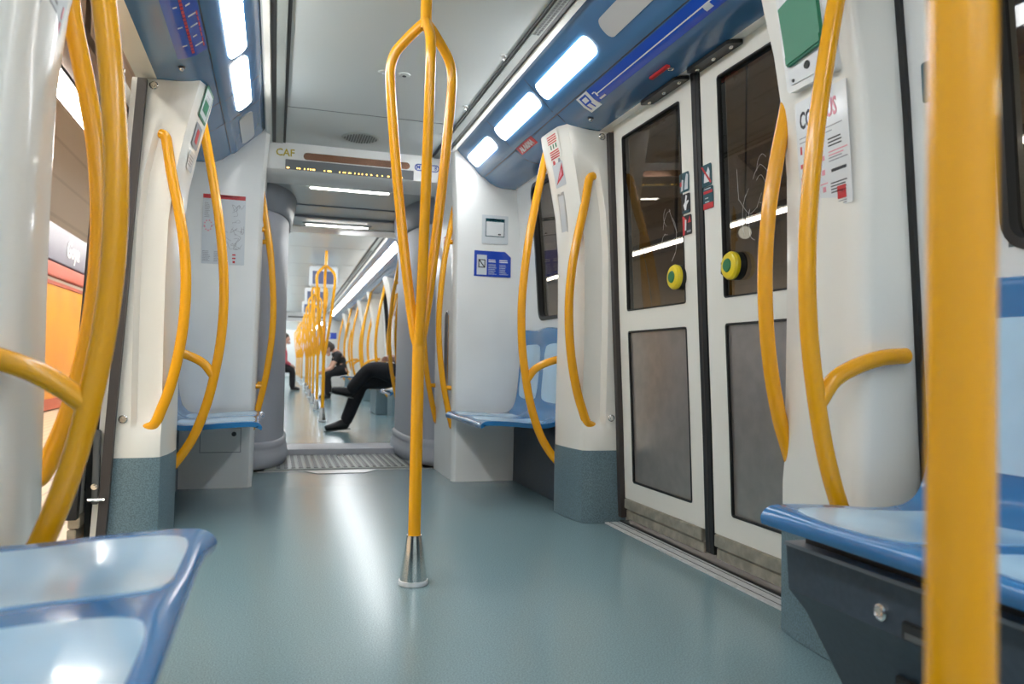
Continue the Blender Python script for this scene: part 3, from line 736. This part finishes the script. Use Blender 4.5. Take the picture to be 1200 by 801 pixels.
# far right pillar, aisle side
FT = interp([(.84, .013), (.94, .004), (1.03, 0), (1.062, .004), (1.085, .018)])
def af(y, z, off=.0015): return (AX(z)+FT(abs(y-YD))-off, y, z)
def avv(z): return (AX(z+.05)-AX(z-.05), 0, .1)
US = (.06, -1, 0)
d = Decal('warning_sticker', 'red text print at the top of the right pillar beside the cove', 'sticker', af(3.575, 1.84), US, avv(1.84), .15, .13, 'pillar', .02, .0006)
d.lines('print', 0, .05, .11, 4, .011, 'red', .006, .1); d.rects('icons', [(-.03, -.002, .012, .022), (.0, -.002, .012, .022), (.03, -.002, .014, .022)], 'btng'); d.lines('print', 0, -.025, .11, 4, .011, 'red', .006, .1)
for q, mm in ((-.03, 'red'), (.03, 'inkgrey')): d.rect('round_mark', q, -.085, .026, .034, mm, .012)
d = Decal('red_triangle_sticker', 'grey sticker with red triangle on the right pillar above the plate', 'sticker', af(3.575, 1.70), US, avv(1.70), .12, .12, 'lightp', .008, .0006)
d.poly('triangle', [(-.045, -.045), (.05, -.012), (.05, .05)], 'red'); d.poly('triangle_field', [(-.018, -.025), (.034, -.006), (.036, .026)], 'pink', 2)
d = Decal('metal_plate', 'narrow grey metal plate on the right pillar below the triangle sticker', 'plate', af(3.60, 1.51), US, avv(1.51), .075, .21, 'alu', .006, .002)
d.rect('slot', 0, .0, .055, .18, 'lightp')
# left pillar, aisle side (reader faces -X, right is +Y)
def lv(y, z): p = af(y, z); return (2*CX-p[0], y, z)
UL = (.06, 1, 0)
def lvv(z): v = avv(z); return (-v[0], 0, v[2])
d = Decal('emergency_sticker', 'green bordered sticker at the top of the left pillar', 'sticker', lv(3.575, 1.85), UL, lvv(1.85), .17, .14, 'green', .012, .0008)
d.rect('field', 0, 0, .145, .115, 'lightp'); d.rect('panel', .0, -.01, .10, .05, 'green', lv=2); d.lines('print', 0, .035, .08, 2, .012, 'inkgrey', .005)
d = Decal('red_sticker', 'small grey sticker with red mark below the green bordered one', 'sticker', lv(3.575, 1.71), UL, lvv(1.71), .13, .10, 'inkgrey', .01, .0008); d.rect('mark', .0, .0, .05, .06, 'red')
Decal('grey_sticker', 'small pale grey sticker, lowest on the left pillar', 'sticker', lv(3.575, 1.60), UL, lvv(1.6), .12, .08, 'lightp', .01, .0008).lines('print', 0, .02, .09, 4, .013, 'inkgrey', .004)
def av(y, z, off=.012): return (AX(z)-off, y, z)

# near right pillar: rules poster and emergency box
d = Decal('rules_poster', 'white passenger rules poster with red logo on the right foreground pillar', 'poster', af(1.70, 1.335, .004), (-.055, -1, 0), avv(1.335), .215, .315, 'paper', .004)
d.text('title', 'CO', -.062, .100, .066, 'ink', sx=.55); d.text('title', 'US', .046, .100, .066, 'pink', sx=.55)
d.rects('red_marks', [(-.09, .022, .007, .022), (-.09, -.022, .012, .012), (-.09, -.06, .013, .014), (-.09, -.083, .016, .010), (-.09, -.125, .008, .016)], 'red')
d.lines('print', .0, .055, .19, 2, .012, 'inkgrey', .0025); d.lines('print', .062, .022, .075, 3, .009, 'ink', .0035); d.lines('red_print', .062, -.012, .075, 2, .009, 'pink', .003); d.lines('print', .062, -.028, .075, 2, .008, 'inkgrey', .003)
d.lines('number', .062, -.062, .06, 1, .01, 'ink', .008, .05)
for q in [(.0, -.022, .014, .012), (.0, -.06, .012, .014), (.0, -.09, .03, .003), (.0, .02, .016, .008), (.0, -.105, .012, .014)]: d.rect('red_print', *q, 'pink', .0003)
d.lines('print', .062, -.095, .07, 4, .008, 'ink', .003); d.rect('logo', .068, -.136 + .012, .034, .034, 'red', lv=1); d.lines('logo_lettering', .068, -.122, .024, 2, .008, 'pink', .003, .1); d.lines('print', .068, -.147, .036, 2, .006, 'inkgrey', .0025)
eb = thing('emergency_handle_box', 'white emergency box with green cover on the right foreground pillar', 'box', av(1.72, 1.53, .0))
Vv = Vector((-.165, 0, 1)).normalized(); Nn = Vector((-1, 0, -.165)).normalized(); c = Vector(av(1.705, 1.68, -.005))
def ebp(y, w, dd): return c+Vector((0, -y, 0))+Vv*w+Nn*dd
build('frame', MB().extr([ebp(a, b, -.02) for a, b in rrect(.19, .33, .012, 4)], Nn*.040), 'white', eb)
build('backplate', MB().extr([ebp(a, b, .0) for a, b in rrect(.155, .295, .008, 4)], Nn*.024), 'paper', eb)
gc = build('green_cover', MB().extr([ebp(a, b, .02) for a, b in [(-.072, .06), (.075, .095), (.075, -.085), (-.065, -.10)]], Nn*.016), 'green', eb, label='green flap')
build('cover_lip', MB().extr([ebp(a, b, .034) for a, b in [(-.064, -.075), (.074, -.06), (.074, -.08), (-.064, -.096)]], Nn*.006), 'green', gc)
build('keyhole', MB().lathe([(.001, 0), (.011, 0), (.011, .004), (.001, .004)], ebp(.0, -.115, .026), 'x', 16), 'black', eb)
sc = MB()
for a, b in ((-.06, -.138), (-.06, .13), (.06, .13), (.06, -.138)): sc.lathe([(.001, -.003), (.004, -.003), (.005, .002), (.001, .002)], ebp(a, b, .024), 'x', 10)
build('screw', sc, 'rib', eb)
d = Decal('wall_sticker', 'blue sticker with white triangle on the wall behind the thick pole', 'sticker', (WX(1.46)-.002, 1.465, 1.465), (0, -1, 0), (-.07, 0, 1), .085, .10, 'teal', .008, .001)
d.poly('triangle', [(-.024, -.035), (.03, -.035), (.028, .03)], 'paper')
# near left pillar notice
p = af(1.715, 1.54, .004)
d = Decal('faded_notice', 'pale blurred map notice on the white pillar at the top left corner', 'notice', (2*CX-p[0]-.04, 1.70, 1.54), (-.05, 1, 0), lvv(1.54), .17, .30, 'lightp', .004)
d.rects('red_marks', [(.065, -.09, .010, .024), (.065, -.125, .012, .03)], 'pink'); d.lines('print', -.02, .13, .12, 8, .016, 'inkgrey', .006); d.lines('print', -.02, -.01, .10, 8, .016, 'inkgrey', .005)

# cove strips
NLo = Vector((-.067, 0, -.124)).normalized(); VLo = Vector((.124, 0, -.067)).normalized()
setT()
ls = build('line_strip', wrap(MB(), .9, 3.07, 1.262, 1.322, .0015, 12), 'mapblue', label='glossy blue line strip with white line along the right cove', cat='sign')
build('white_line', wrap(MB(), .95, 3.03, 1.290, 1.2935, .0025, 2), 'paper', ls)
build('title_field', wrap(MB(), 3.07, 3.185, 1.262, 1.338, .0025, 12), 'paper', ls)
mb = MB()   # letter R, its top towards the lamps, bent with the cove
wrap(mb, 3.095, 3.163, 1.268, 1.276, .0034, 2); wrap(mb, 3.095, 3.163, 1.294, 1.301, .0034, 2); wrap(mb, 3.152, 3.163, 1.268, 1.328, .0034, 6); wrap(mb, 3.095, 3.106, 1.268, 1.301, .0034, 4); wrap(mb, 3.108, 3.119, 1.299, 1.328, .0034, 4)
build('letter', mb, 'mapblue', ls)
mb = MB(); wrap(mb, 3.028, 3.05, 1.28, 1.284, .0026, 2); wrap(mb, 3.02, 3.03, 1.283, 1.300, .0026, 2)
build('terminal_mark', mb, 'paper', ls); build('small_print', wrap(MB(), 2.98, 3.035, 1.31, 1.318, .0026, 2), 'lightp', ls); build('end_mark', wrap(MB(), 2.13, 2.17, 1.292, 1.31, .0026, 2), 'lightp', ls)
al = build('alarm_sticker', wrap(MB(), 3.80, 4.06, 1.25, 1.292, .0015, 6), 'red', label='red alarm sticker with pale lettering on the right cove', cat='sticker')
mt = text_bm('ALARMA', .052, (1.272, 3.93, coveZ(1.272)-.003), (0, -1, 0), (-.7, 0, .72), .002)
build('lettering', mt, 'paper', al, raw=True)
lm = thing('line_map', 'dark blue line map with red route and station names on the left cove', 'sign', (-.3, 2.9, 1.9))
setT(MX)
build('sheet', wrap(MB(), 1.6, 3.15, 1.262, 1.365, .0015, 12), 'mapblue', lm)
mb = MB()
for i in range(52): wrap(mb, 1.62+i*.029, 1.62+i*.029+.022, 1.303, 1.312, .0026, 2)
build('route_line', mb, 'red', lm)
mb = MB(); random.seed(11)
for i in range(17):
    y = 1.7+i*.085; wrap(mb, y, y+.009, 1.284-.0, 1.284+.0, .002, 1) if False else None
    w = random.uniform(.012, .026); wrap(mb, y, y+.010, 1.30-.004-w, 1.296, .0026, 3)
for i in range(9):
    y = 1.75+i*.16; w = random.uniform(.012, .028); wrap(mb, y, y+.009, 1.32, 1.32+w, .0026, 3)
build('station_names', mb, 'paper', lm)
for i in range(7): build('red_print', wrap(MB(), 2.80+i*.045, 2.80+i*.045+.034, 1.268, 1.272, .0026, 2), 'red', lm)
setT()
for mm, nm, y in ((I4, 'right', 3.25), (MX, 'left', 3.237)):
    setT(mm); o = thing('cove_bolt', 'round metal bolt head under the %s cove above the far pillar' % nm, 'bolt', (1.36, y, 1.88), 'bolt heads under the coves')
    build('washer', MB().lathe([(.001, 1.884), (.013, 1.884), (.014, 1.889), (.001, 1.889)], (1.36, y, 0), 'z', 16), 'black', o)
    build('head', MB().lathe([(.001, 1.874), (.006, 1.8745), (.010, 1.880), (.010, 1.885), (.001, 1.885)], (1.36, y, 0), 'z', 16), 'chrome', o)
setT()
rh = thing('red_bar', 'small red bar under the right cove above the door leaves', 'handle', (1.385, 2.6, 1.875))  # plain red bar with a small chrome ring beside it
build('bar', MB().box((1.372, 2.56, 1.876), (1.392, 2.70, 1.886), .003), 'red', rh)
build('ring', MB().tube([(1.405+.012*math.cos(a), 2.585+.012*math.sin(a), 1.880) for a in [k*PI/6 for k in range(13)]], .0022, 6, 0), 'chrome', rh)
# scratches in the door glass
random.seed(5)
def scratches(parent, c, n, R):
    mb = MB()
    for i in range(n):
        a0 = random.uniform(0, 6); r = random.uniform(.3, 1)*R; cy, cz = c[0]+random.uniform(-.06, .06), c[1]+random.uniform(-.1, .1); P = []
        for k in range(7):
            a = a0+k*random.uniform(.25, .5); y, z = cy+r*math.cos(a)*.6, cz+r*math.sin(a)
            P.append((DX(z)+.0045, y, z))
        mb.tube(P, .0005, 4, 4)
    build('scratch_marks', mb, 'scratch', parent)
scratches(d2, (2.25, 1.33), 7, .16); scratches(d1, (2.85, 1.32), 4, .10)

# ------------------------------------------------------------------ the next carriages
setT(CAR2)
L2 = -10.2
struct('floor_next', MB().box((-.72, L2, -.05), (1.68, 5.385, -.002)), 'floor')
ceilings(CAR2, L2, 5.0, (4.27, 2.9, 1.2, -.5, -2.2, -4.0, -6.0), 'ceiling_next')
end_wall(CAR2, 'wall_next_end_right'); end_wall(CAR2 @ MX, 'wall_next_end_left')
nth = ('first', 'second', 'third')
side_wall(CAR2, 3.735, 4.80, (4.02, 4.46), 'wall_next_right_bay', 'window_3')
for k in range(3):
    y0 = 1.585-PITCH*k-(1.9 if k < 2 else 1.2)
    side_wall(CAR2, y0, 1.585-PITCH*k, (y0+.3, 1.3-PITCH*k), 'wall_next_right', 'window_%d' % (4+k))
    m = c2(k)
    leaf(m, 'door_%d' % (4+2*k), 2.69, 3.355, 2.735, 3.265, -1, button=2.772); leaf(m, 'door_%d' % (5+2*k), 1.96, 2.63, 2.05, 2.455, 1, button=2.372)
    struct('trim_next_door_seal', MB().curved(DX, [2.632, 2.688], [.04, 1.9], (), .034, 6), 'black')
    pillar(m, 'white door pillar, nearer side of the %s right doorway in the next carriage' % nth[k], False)
    pillar(c2(k) @ MY, 'white door pillar, farther side of the %s right doorway in the next carriage' % nth[k], False)
    for mm, w in ((m, 'nearer'), (c2(k) @ MY, 'farther')):
        rail_door(mm, 'slim yellow handrail, %s side of the %s right doorway in the next carriage' % (w, nth[k]), 'handrails in the next carriage')
        rail_seat(mm, 'branched yellow handrail, %s side of the %s right doorway in the next carriage' % (w, nth[k]), 'handrails in the next carriage')
setT(CAR2)
struct('wall_next_left', MB().curved(lambda z: 2*CX-WX(z), [L2, 4.8], [0, 1.0, 2.15], (), -.06), 'white')
bench(CAR2, 'blue bench under the crossed legged person in the next carriage', 'blue benches in the next carriage')
bench(CAR2 @ Matrix.Translation((0, -3.26, 0)), 'blue bench between the first and second right doorways of the next carriage', 'blue benches in the next carriage')
bench(CAR2 @ Matrix.Translation((0, -7.75, 0)), 'blue bench under the forward leaning person in black', 'blue benches in the next carriage')
bench(CAR2 @ MX @ Matrix.Translation((0, -11.35, 0)), 'blue bench under the person in rose red far down the left side', 'blue benches in the next carriage')
setT(CAR2)
struct('baseboard_next', MB().prism([(1.49, 0), (1.49, .34), (1.53, .40), (1.598, .40), (1.598, 0)], 3.76, 4.758), 'slate')
for y0, y1, l in ((.62, 1.42, 'first'), (-3.8, -2.93, 'second')):
    b = thing('heater_box', 'grey box under the benches after the %s right doorway of the next carriage' % l, 'box', (1.35, (y0+y1)/2, 0), 'grey boxes under benches')
    build('box', MB().box((1.25, y0, 0), (1.5, y1, .36), .01), 'kick', b); build('lid', MB().box((1.245, y0-.003, .34), (1.5, y1+.003, .365), .003), 'dgrey', b)
lampy = []
y = 4.70
while y > L2+.6: lampy.append((y-.585, y)); y -= .655
cove(CAR2, 'light cove with a row of glowing lenses on the right of the next carriage', L2, 4.757, lampy)
cove(CAR2 @ MX, 'light cove on the left of the next carriage', L2, 4.757, lampy)
vent(CAR2, 'ribbed ceiling vent strip on the right of the next carriage', L2, 4.98)
setT(CAR2)
struct('trim_next_header', MB().prism([(1.47, 1.884), (1.512, 1.892), (1.56, 1.905), (1.56, 2.2), (1.47, 2.2)], L2, 4.80), 'cream')
ords = ('first', 'second', 'third', 'fourth', 'fifth', 'sixth', 'seventh', 'eighth', 'ninth', 'tenth')
def c2pt(x, y): v = CAR2 @ Vector((x, 2*YG-y, 0)); return v
for k in range(6):
    grab_pole(CAR2, (.468, 2.62-2.12*k), 'branched yellow grab pole, %s beyond the gangway' % ords[k], True, 'grab poles beyond the gangway')
for k, yy in enumerate((3.1, .95, -2.6)):
    setT(CAR2)
    t = thing('ceiling_monitor', 'white hanging monitor with blue screen, %s beyond the gangway' % ords[k], 'monitor', (.50, 1.1-3.4*k, 1.8), 'hanging monitors')
    y = 1.1-3.4*k
    build('housing', MB().box((.30, y-.06, 1.80), (.70, y+.05, 2.09), .015), 'paper', t)
    build('screen', MB().box((.345, y+.048, 1.835), (.655, y+.054, 2.02), .003), 'screen', t)
    build('hanger', MB().box((.40, y-.02, 2.08), (.60, y+.02, 2.11)), 'alu', t)
Decal('far_blue_sign', 'tiny blue sign on the wall far down the next carriage', 'sign', (1.42, 20.7, 1.40), (1, 0, 0), (0, 0, 1), .24, .165, 'signblue').rect('symbol_field', -.07, 0, .06, .12, 'lightp')
# far end: header, gangway and the carriage after
setT(CAR2 @ Matrix.Translation((0, L2-.1, 0)))  # the last carriage bends back to the left
struct('trim_far_header', MB().box((-.12, -.3, 1.86), (1.10, .10, 2.15), .01), 'white')
struct('trim_far_header_slot', MB().box((-.02, .10, 1.95), (.95, .106, 1.99)), 'brown')
for sx in (0, 1):
    xa, xb = ((-.68, -.10) if not sx else (1.08, 1.66)); struct('wall_far_end', MB().box((xa, -.55, 0), (xb, .09, 2.15), .02), 'white')
struct('floor_far', MB().box((-.72, -13.5, -.05), (1.68, .1, -.004)), 'floor')
struct('ceiling_far', MB().box((-.3, -13.5, 2.11), (1.3, .1, 2.16)), 'ceil')
struct('wall_far_right', MB().curved(WX, [-13.5, -.55], [0, 1, 2.15], (), .06), 'white')
struct('wall_far_left', MB().curved(lambda z: 2*CX-WX(z), [-13.5, -.55], [0, 1, 2.15], (), -.06), 'white')
struct('wall_far_back', MB().box((-.7, -13.6, 0), (1.7, -13.5, 2.15)), 'white')
FAR = CAR2 @ Matrix.Translation((0, L2-.1, 0)) @ Matrix.Rotation(-.016, 4, 'Z')
fl = []
y = -.8
while y > -13: fl.append((y-1.2, y)); y -= 1.26
cove(FAR, 'light cove on the right of the last visible carriage', -13.4, -.56, fl); cove(FAR @ MX, 'light cove on the left of the last visible carriage', -13.4, -.56, fl)
for k in range(4):
    grab_pole(FAR, (.468, -2.2-2.2*k), 'branched yellow grab pole, %s beyond the gangway' % ords[6+k], True, 'grab poles beyond the gangway')
# jamb rails of the next carriage
rail_jamb(CAR2, 'curved yellow handrail across the seated knee at the far gangway corner', 4.83, 'handrails at the far gangway corner')
rail_jamb(CAR2, 'curved yellow handrail on the gangway side of the far right corner', 5.34, 'handrails at the far gangway corner')

# ------------------------------------------------------------------ people
def skin(chains, extra_sub=2):
    """chains: list of [(point, radius), ...]; chains share the points that coincide"""
    me = bpy.data.meshes.new('s'); idx = {}; P = []; Rr = []; E = []
    for ch in chains:
        prev = None
        for p, r in ch:
            key = tuple(round(c, 4) for c in p)
            if key not in idx: idx[key] = len(P); P.append(p); Rr.append(r)
            if prev is not None and (prev, idx[key]) not in E: E.append((prev, idx[key]))
            prev = idx[key]
    me.from_pydata(P, E, []); o = bpy.data.objects.new('s', me); COL.objects.link(o)
    sk = o.modifiers.new('k', 'SKIN'); sk.use_smooth_shade = True
    for i, v in enumerate(me.skin_vertices[0].data):
        r = Rr[i]; v.radius = r if isinstance(r, tuple) else (r, r); v.use_root = (i == 0)
    sb = o.modifiers.new('u', 'SUBSURF'); sb.levels = extra_sub; sb.render_levels = extra_sub
    dg = bpy.context.evaluated_depsgraph_get(); m2 = bpy.data.meshes.new_from_object(o.evaluated_get(dg))
    bpy.data.objects.remove(o); bpy.data.meshes.remove(me)
    mb = MB(); mb.bm.from_mesh(m2); bpy.data.meshes.remove(m2); return mb
def lerp(a, b, t): return tuple(a[i]+(b[i]-a[i])*t for i in range(3))
def person(label, loc, pel, chest, neck, head, look, legs, arms, shirt, trousers, sleeve=.5):
    setT()
    t = thing('person', label, 'person', loc)
    H = Vector(head); L = Vector(look).normalized()
    waist = lerp(pel, chest, .5)
    sp = [(pel, (.125, .105)), (waist, (.12, .095)), (chest, (.15, .105)), (neck, .052), (lerp(neck, head, .45), .05), (head, .088)]
    body = [sp]; tr = [[(pel, (.15, .12)), (waist, (.128, .10))]]; sh = [[(lerp(pel, chest, .12), (.155, .125)), (waist, (.15, .122)), (lerp(waist, chest, .6), (.16, .115)), (chest, (.165, .118)), (lerp(chest, neck, .7), .085)]]
    shoes = []
    for hip, kn, an, toe in legs:
        body.append([(pel, (.125, .105)), (hip, .085), (lerp(hip, kn, .5), .07), (kn, .055), (lerp(kn, an, .35), .05), (an, .03), (lerp(an, toe, .6), .024), (lerp(an, toe, .9), .018)])
        tr.append([(pel, (.15, .12)), (hip, .108), (lerp(hip, kn, .5), .104), (kn, .09), (lerp(kn, an, .4), .08), (lerp(kn, an, .8), .072), (lerp(kn, an, 1.06), .07)])
        shoes.append((an, toe))
    for s, el, wr in arms:
        body.append([(chest, (.15, .105)), (s, .056), (lerp(s, el, .5), .046), (el, .038), (lerp(el, wr, .4), .036), (wr, .025)])
        e2 = lerp(s, el, sleeve) if sleeve < 1 else el
        c = [(chest, (.165, .118)), (s, .07), (lerp(s, e2, .6), .06), (e2, .055)]
        if sleeve >= 1: c += [(lerp(el, wr, .5), .048), (lerp(el, wr, .9), .04)]
        sh.append(c)
    b = skin(body)
    # face and hands in the same body mesh
    R = L.cross(Vector((0, 0, 1))).normalized(); Up = R.cross(L)
    b.sphere(H+Up*.03, .098, (1, 1, 1.12)); b.sphere(H+L*.098-Up*.0, .017, (1, 1, 1.3)); b.sphere(H+L*.078-Up*.075, .04)
    for q in (-1, 1):
        b.sphere(H+R*.095*q, .026, (.6, .6, 1.2)); b.sphere(H+L*.088+R*.035*q+Up*.03, .013)
    b.sphere(H+L*.092-Up*.045, .018, (1, 1, .4))
    for s, el, wr in arms:
        W = Vector(wr); d = (W-Vector(el)).normalized(); sd = d.cross(Vector((0, 0, 1)))
        if sd.length < .1: sd = Vector((0, 1, 0))
        sd.normalize(); dn = d.cross(sd)
        if dn.z > 0: dn = -dn
        b.tube([W, W+d*.04, W+d*.085], lambda q: .028+.012*math.sin(PI*q), 10, 3)
        for k, ln in enumerate((.062, .074, .07, .055)):
            a = W+d*.08+sd*(k-1.5)*.019
            b.tube([a, a+d*ln*.5+dn*.008, a+d*ln*.8+dn*.03, a+d*ln*.85+dn*.05], lambda q: .0092-.002*q, 8, 3)
        a = W+d*.03+sd*.03
        b.tube([a, a+d*.03+sd*.022, a+d*.062+sd*.022+dn*.02], lambda q: .011-.002*q, 8, 3)
    build('body', b, 'skin', t, raw=True, sharp=80)
    build('shirt', skin(sh), shirt, t, raw=True, sharp=80); build('trousers', skin(tr), trousers, t, raw=True, sharp=80)
    for an, toe in shoes:
        A = Vector(an); B = Vector(toe); d = (B-A); fw = Vector((d.x, d.y, 0)).normalized() if True else d
        ax = d.normalized(); h = A-ax*.05
        s = skin([[(tuple(A+Vector((0, 0, .05))), .048), (tuple(A-Vector((0, 0, .03))), .046), (tuple(A.lerp(B, .45)-Vector((0, 0, .006))), (.052, .05)), (tuple(A.lerp(B, .8)), (.052, .04)), (tuple(B), (.042, .032))], [(tuple(A-Vector((0, 0, .03))), .046), (tuple(A-fw*.045-Vector((0, 0, .04))), .038)]])
        so = build('shoe', s, 'shoe', t, raw=True, sharp=80)
        dn = Vector((0, 0, -1))-ax*Vector((0, 0, -1)).dot(ax); dn.normalize()
        side = ax.cross(dn).normalized(); p0 = A-fw*.06; p0 = A+dn*.068-ax*.04; p1 = B+dn*.020+ax*.01
        P = []
        for q, w in ((0, .02), (.04, .034), (.25, .036), (.6, .044), (.85, .042), (.96, .03), (1, .012)): P.append((p0.lerp(p1, q), w))
        out = [c+side*w for c, w in P]+[c-side*w for c, w in P[::-1]]
        build('sole', MB().extr(out, dn*.012), 'sole', so, raw=True)
    hr = MB(); hr.sphere(H+Up*.05-L*.018, .108, (1, 1, 1.0)); hr.sphere(H-L*.04-Up*.0, .095)
    build('hair', hr, 'hair', t, raw=True, sharp=80)
    return t
person('person in black trousers and black shoes sitting crossed legged beyond the gangway', (.74, 8.35, 0),
       (1.33, 8.28, .59), (1.38, 8.28, .95), (1.37, 8.28, 1.12), (1.33, 8.28, 1.27), (-1, 0, -.1),
       [((1.22, 8.36, .545), (.90, 8.37, .53), (.735, 8.37, .088), (.52, 8.37, .030)), ((1.24, 8.20, .63), (.965, 8.26, .675), (.775, 8.32, .43), (.575, 8.33, .44))],
       [((1.37, 8.12, .99), (1.36, 8.06, .74), (1.22, 8.18, .78)), ((1.37, 8.43, .99), (1.36, 8.46, .76), (1.22, 8.34, .78))], 'cloth', 'cloth', 1.)
person('person in black T-shirt leaning forward on a far right bench', (1.05, 15.4, 0),
       (1.30, 15.4, .62), (1.15, 15.4, .87), (1.10, 15.4, .95), (1.0, 15.4, .98), (-.7, 0, -.7),
       [((1.30, 15.5, .57), (.99, 15.55, .50), (1.03, 15.5, .08), (.85, 15.5, .04)), ((1.30, 15.3, .57), (.97, 15.25, .50), (1.01, 15.27, .08), (.83, 15.27, .04))],
       [((1.17, 15.21, .86), (1.05, 15.2, .60), (.87, 15.3, .52)), ((1.17, 15.59, .86), (1.05, 15.6, .60), (.87, 15.5, .52))], 'cloth2', 'cloth', .55)
person('person in rose red top sitting far down the left side', (.3, 19.4, 0),
       (.17, 19.4, .58), (.19, 19.4, .92), (.20, 19.4, 1.08), (.24, 19.4, 1.24), (1, -.2, 0),
       [((.20, 19.5, .55), (.42, 19.52, .50), (.42, 19.5, .08), (.60, 19.5, .04)), ((.20, 19.3, .55), (.42, 19.28, .50), (.42, 19.28, .08), (.60, 19.28, .04))],
       [((.19, 19.2, .96), (.22, 19.16, .72), (.38, 19.3, .62)), ((.19, 19.6, .96), (.22, 19.62, .72), (.38, 19.5, .62))], 'rose', 'cloth', 1.)
setT()
# ------------------------------------------------------------------ the station outside
PX = -.80
struct('floor_platform', MB().box((-4.4, -6, -.9), (PX, 34, -.02)), 'plat')
struct('floor_tracks', MB().box((PX, -6, -1.3), (5.3, 34, -1.2)), 'track')
struct('floor_platform_opposite', MB().box((5.3, -6, -1.3), (9.1, 34, -.02)), 'plat')
prof = [(-4.4, -.1), (-4.4, 2.2), (-4.15, 3.2), (-3.4, 4.25), (-2.2, 5.0), (-.4, 5.5), (2.2, 5.7), (4.8, 5.5), (6.6, 5.0), (7.8, 4.25), (8.55, 3.2), (8.8, 2.2), (8.8, -.1)]
pp = [(p.x, p.z) for p in cat_rom([(x, 0, z) for x, z in prof], 4)]
struct('wall_station_vault', MB().prism(pp+[(8.95, -.1), (8.95, 6.0), (-4.55, 6.0), (-4.55, -.1)], -6, 34), 'vault')
def plight(x, z, label, fl=1, w=.10):
    t = thing('platform_light', label, 'light', (x, 12, z), 'strip lights along the platforms')
    build('diffuser', MB().box((x-w, -5, z-.03), (x+w, 33, z), .008), 'plamp', t)
    build('housing', MB().box((x-.14, -5, z), (x+.14, 33, z+.08)).box((x+.11*fl if fl > 0 else x-.45, -5, z+.0), (x+.45 if fl > 0 else x-.11, 33, z+.10)), 'pbrown', t)
    for i in range(10): build('hanger', MB().box((x+.2*fl-.02, -3+i*3.6, z+.08), (x+.2*fl+.02, -2.96+i*3.6, 5.2)), 'pbrown', t)
plight(-1.92, 3.2, 'glowing strip light over the platform outside the open left doorway', 1)
plight(6.15, 2.79, 'glowing strip light over the opposite platform seen through the right door glass', 1, .045)
s = thing('station_sign', 'violet station name board with coral lower band beyond the open left doorway', 'sign', (-3.0, 14, 1.8))
build('board', MB().box((-3.08, 8, 2.08), (-3.0, 24, 2.60), .01), 'purple', s)
build('band', MB().box((-3.08, 8, 1.86), (-2.995, 24, 2.06), .01), 'coral', s)
for k in (-3.6, 0, 3.6): build('lettering', text_bm('Goya', .36, (-2.998, 13.2+k*1.0, 2.33), (0, 1, 0), (0, 0, 1), .004, shear=.3), 'paper', s, raw=True)
build('post', MB().box((-3.3, 9, -.02), (-3.2, 9.1, 2.6)).box((-3.3, 22, -.02), (-3.2, 22.1, 2.6)).box((-3.22, 9.02, 2.3), (-3.06, 9.08, 2.4)).box((-3.22, 22.02, 2.3), (-3.06, 22.08, 2.4)), 'pbrown', s)
a = thing('advertising_panel', 'large orange board on the platform below the station name board', 'panel', (-2.9, 10, 0))
build('board', MB().box((-3.0, 5.0, .15), (-2.94, 15.5, 1.72), .01), 'orange', a); build('frame', MB().box((-3.01, 4.95, .0), (-2.93, 15.55, .15)).box((-3.01, 4.95, 1.72), (-2.93, 15.55, 1.77)), 'coral', a)
gl = thing('globe_lamp', 'small round white lamp below the strip light seen through the nearer door leaf', 'lamp', (5.9, 8.77, 2.5))
build('globe', MB().sphere((5.9, 8.77, 2.55), .085), 'globe', gl); build('stem', MB().tube([(5.9, 8.77, 2.63), (5.9, 8.77, 3.2), (5.9, 8.77, 5.2)], .012, 8, 3), 'pbrown', gl)
struct('trim_opposite_ledge', MB().box((5.3, -6, .9), (5.36, 34, 1.0)).box((5.30, -6, -.1), (5.34, 34, .0)), 'pbrown')

# ------------------------------------------------------------------ world, camera
w = bpy.data.worlds.new('w'); SC.world = w; w.use_nodes = True
w.node_tree.nodes['Background'].inputs[0].default_value = (.02, .02, .02, 1)
F, RL, VP, H = 900., .0195, (322., 421.), .75
Yc = Vector(((VP[0]-600)/F, (VP[1]-400.5)/F, 1)).normalized()
P2 = Vector(((VP[0]+1000-600)/F, (VP[1]+1000*RL-400.5)/F, 1)).normalized()
Zc = P2.cross(Yc).normalized()
if Zc.y > 0: Zc = -Zc
Xc = Yc.cross(Zc)
R = Matrix(((Xc.x, Xc.y, Xc.z), (Yc.x, Yc.y, Yc.z), (Zc.x, Zc.y, Zc.z)))   # camera -> world
r, dn, fw = R.col[0], R.col[1], R.col[2]
cam = bpy.data.cameras.new('camera'); co = bpy.data.objects.new('camera', cam); COL.objects.link(co)
co.matrix_world = Matrix(((r.x, -dn.x, -fw.x, 0), (r.y, -dn.y, -fw.y, 0), (r.z, -dn.z, -fw.z, H), (0, 0, 0, 1)))
cam.sensor_width = 36; cam.lens = 27; cam.clip_start = .02
cam.dof.use_dof = True; cam.dof.focus_distance = 3.1; cam.dof.aperture_fstop = 3.5
SC.camera = co
SC.view_settings.view_transform = 'Standard'; SC.view_settings.look = 'None'; SC.view_settings.gamma = 1
SC.view_settings.use_curve_mapping = False
SC.view_settings.exposure = 0.28
SC.cycles.use_denoising = True
SC.cycles.max_bounces = 10; SC.cycles.transparent_max_bounces = 12
SC.cycles.sample_clamp_indirect = 6
